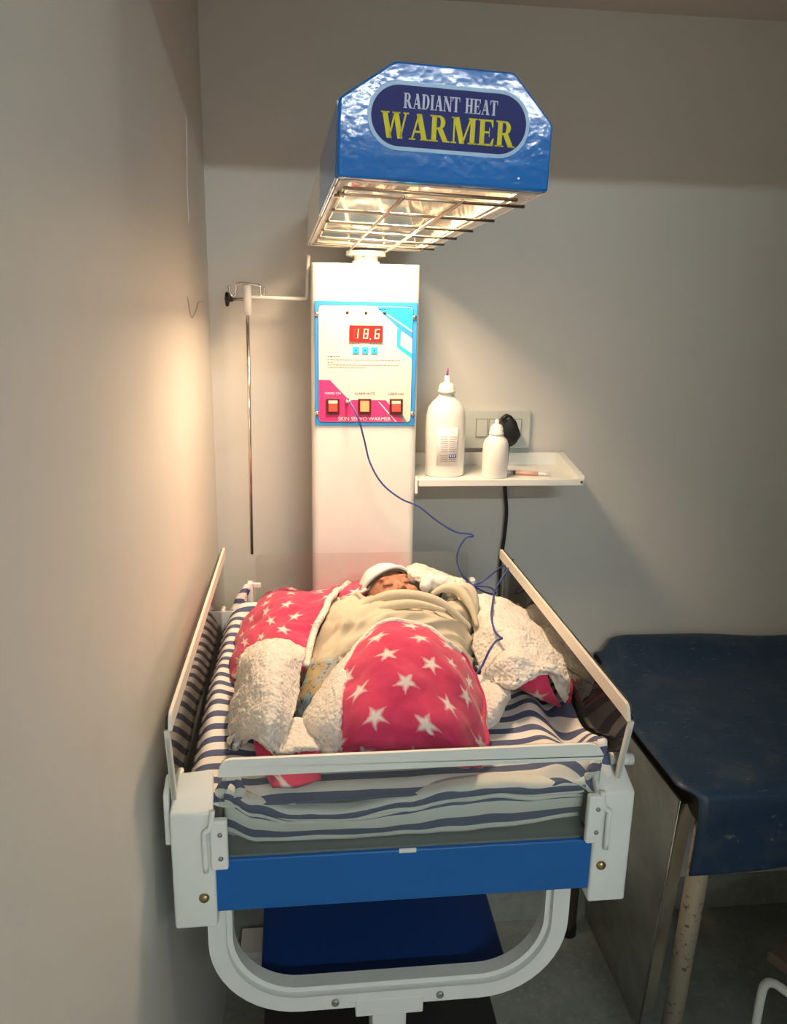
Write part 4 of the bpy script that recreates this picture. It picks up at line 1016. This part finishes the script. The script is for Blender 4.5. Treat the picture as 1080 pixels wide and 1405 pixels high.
# ------------------------------------------------------------------ wall hook on the left wall
bm = NB(); tube(bm, crv([(-.1995, 1.70, 1.606), (-.190, 1.62, 1.606), (-.188, 1.525, 1.604), (-.190, 1.50, 1.590), (-.193, 1.462, 1.577), (-.195, 1.450, 1.592), (-.197, 1.446, 1.612)], 5), .0011, 6)
tag(obj('wire_hook', bm, M['chrome'], None, True), 'thin bent wire hook on the left wall near the corner', 'hook')
bm = NB(); tube(bm, crv([(-.1990, 1.551, 1.918), (-.1985, 1.535, 1.86), (-.1985, 1.520, 1.815), (-.1985, 1.518, 1.74)], 5), .0010, 6)
tag(obj('wall_string', bm, M['paper'], None, True), 'short pale string hanging on the left wall above the wire hook', 'string')

# ------------------------------------------------------------------ examination couch on the right
ec = thing('examination_couch', (1.3, 1.5, ZF), 'examination couch with scuffed dark blue vinyl cover on old painted legs', 'couch')
bm = NB(); box(bm, .735, 2.35, 1.20, 1.775, .66, .745, .01); obj('couch_frame', bm, M['brownleg'], ec)
P = []
prof = [(1.186, .600), (1.184, .64), (1.182, .70), (1.184, .735), (1.195, .757), (1.23, .764), (1.32, .765), (1.45, .766), (1.60, .770), (1.68, .782), (1.73, .800), (1.765, .806), (1.782, .795), (1.784, .76)]
prof = [Vector((0, *p)) for p in prof]; prof = crv(prof, 5)
for i, p in enumerate(prof):
    r = []
    for j in range(81):
        t = j/80; x = .672+1.70*t
        if t < .02: pass
        z = p.z+.006*noise.noise((x*5, p.y*5, 2)); y = p.y
        back = sm(1.62, 1.76, p.y)
        z += .012*back*sm(.70, .80, x)-.012*back*sm(.9, 1.2, x)-.035*back*sm(.74, .68, x)
        if i < 18: z += .010*math.sin(x*14+1)*(1-i/18); y += .004*math.sin(x*20)*(1-i/18)
        xs = x+.030*sm(.9, .70, x)*(1-sm(1.186, 1.22, p.y))+.05*sm(1.5, 1.75, p.y)*sm(.8, .67, x)
        r.append(Vector((xs, y, z)))
    P.append(r)
bm = gridmesh(P); recalc(bm)
cv = obj('vinyl_cover', bm, M['vinyl'], ec, True, 'scuffed dark blue vinyl cover'); mo = cv.modifiers.new('s', 'SOLIDIFY'); mo.thickness = .004; mo.offset = 0
for (a, b), mat in ((((.738, 1.215, .68), (.742, 1.262, ZF)), M['oldpaint']), (((.700, 1.74, .68), (.698, 1.735, ZF+.03)), M['brownleg']), (((2.28, 1.22, .68), (2.28, 1.22, ZF)), M['oldpaint']), (((2.28, 1.74, .68), (2.28, 1.74, ZF)), M['oldpaint'])):
    bm = NB(); tube(bm, [a, b], .020, 16); obj('leg', bm, mat, ec, True)
bm = NB(); lathe(bm, [(.022, 0), (.022, .03), (.019, .035)], (.698, 1.735, ZF), n=16); obj('leg_foot', bm, M['black'], ec, True)
# steel sheet standing at the couch's near end
bm = NB()
Pn = [(1.262, .700), (1.560, .700), (1.780, .700), (1.786, ZF), (1.43, ZF)]
for (y, z) in Pn: pass
t_ = bmesh.new(); f0 = []; f1 = []
for y, z in Pn:
    x = .765-(z-ZF)/.73*.060
    f0.append(t_.verts.new((x, y, z))); f1.append(t_.verts.new((x+.004, y, z)))
t_.faces.new(f0); t_.faces.new(f1[::-1])
for i in range(5): t_.faces.new((f0[i], f1[i], f1[(i+1) % 5], f0[(i+1) % 5]))
recalc(t_); merge(bm, t_)
ss = obj('steel_sheet', bm, M['steel'], None); tag(ss, 'dull steel sheet leaning upright against the near end of the couch', 'metal sheet')
bm = NB(); tube(bm, [(.707, 1.260, .700), (.767, 1.428, ZF)], .0028, 8); obj('rolled_edge', bm, M['chrome'], ss, True)
bm = NB(); prism(bm, [(.712, 1.262, )[:2], (.738, 1.262), (.738, 1.268), (.712, 1.268)], 'z', .02, .69)
for v in bm.verts: v.co.x += (.70-v.co.z)/.73*.058; v.co.y += (.70-v.co.z)/.73*.168
obj('edge_flange', bm, M['chrome'], ss)
# step stool
stl = thing('step_stool', (1.05, 1.25, ZF), 'white tube step stool with brown top half out of view', 'stool')
SM = Matrix.Translation((.893, 1.20, 0)) @ Matrix.Rotation(R(28), 4, 'Z')
bm = NB(); box(bm, .022, .34, -.28, .012, .352, .376, .003, 2, SM); obj('stool_top', bm, M['board'], stl)
for x in (.0, .36):
    bm = NB(); tube(bm, crv([(x, 0, ZF), (x, 0, .15), (x, 0, .27), (x, -.004, .318), (x, -.02, .336), (x, -.045, .338), (x, -.13, .338), (x, -.215, .338), (x, -.24, .336), (x, -.256, .318), (x, -.26, .27), (x, -.26, ZF)], 6), .0085, 12, M=SM); obj('leg', bm, M['white'], stl, True)
bm = NB(); tube(bm, [(0, -.05, .338), (.36, -.05, .338)], .007, 10, M=SM); tube(bm, [(0, -.21, .338), (.36, -.21, .338)], .007, 10, M=SM); obj('cross_bar', bm, M['white'], stl, True)
# carton below the bed
cb_ = thing('carton', (-.135, 1.74, ZF), 'small white carton on the floor by the back wall under the warmer', 'box')
bm = NB(); box(bm, -.172, -.105, 1.69, 1.775, ZF, .005, .002); obj('carton_body', bm, M['paper'], cb_)
bm = NB(); box(bm, -.1725, -.1045, 1.6895, 1.7755, .005, .018, .002); obj('carton_lid', bm, M['plastic'], cb_)
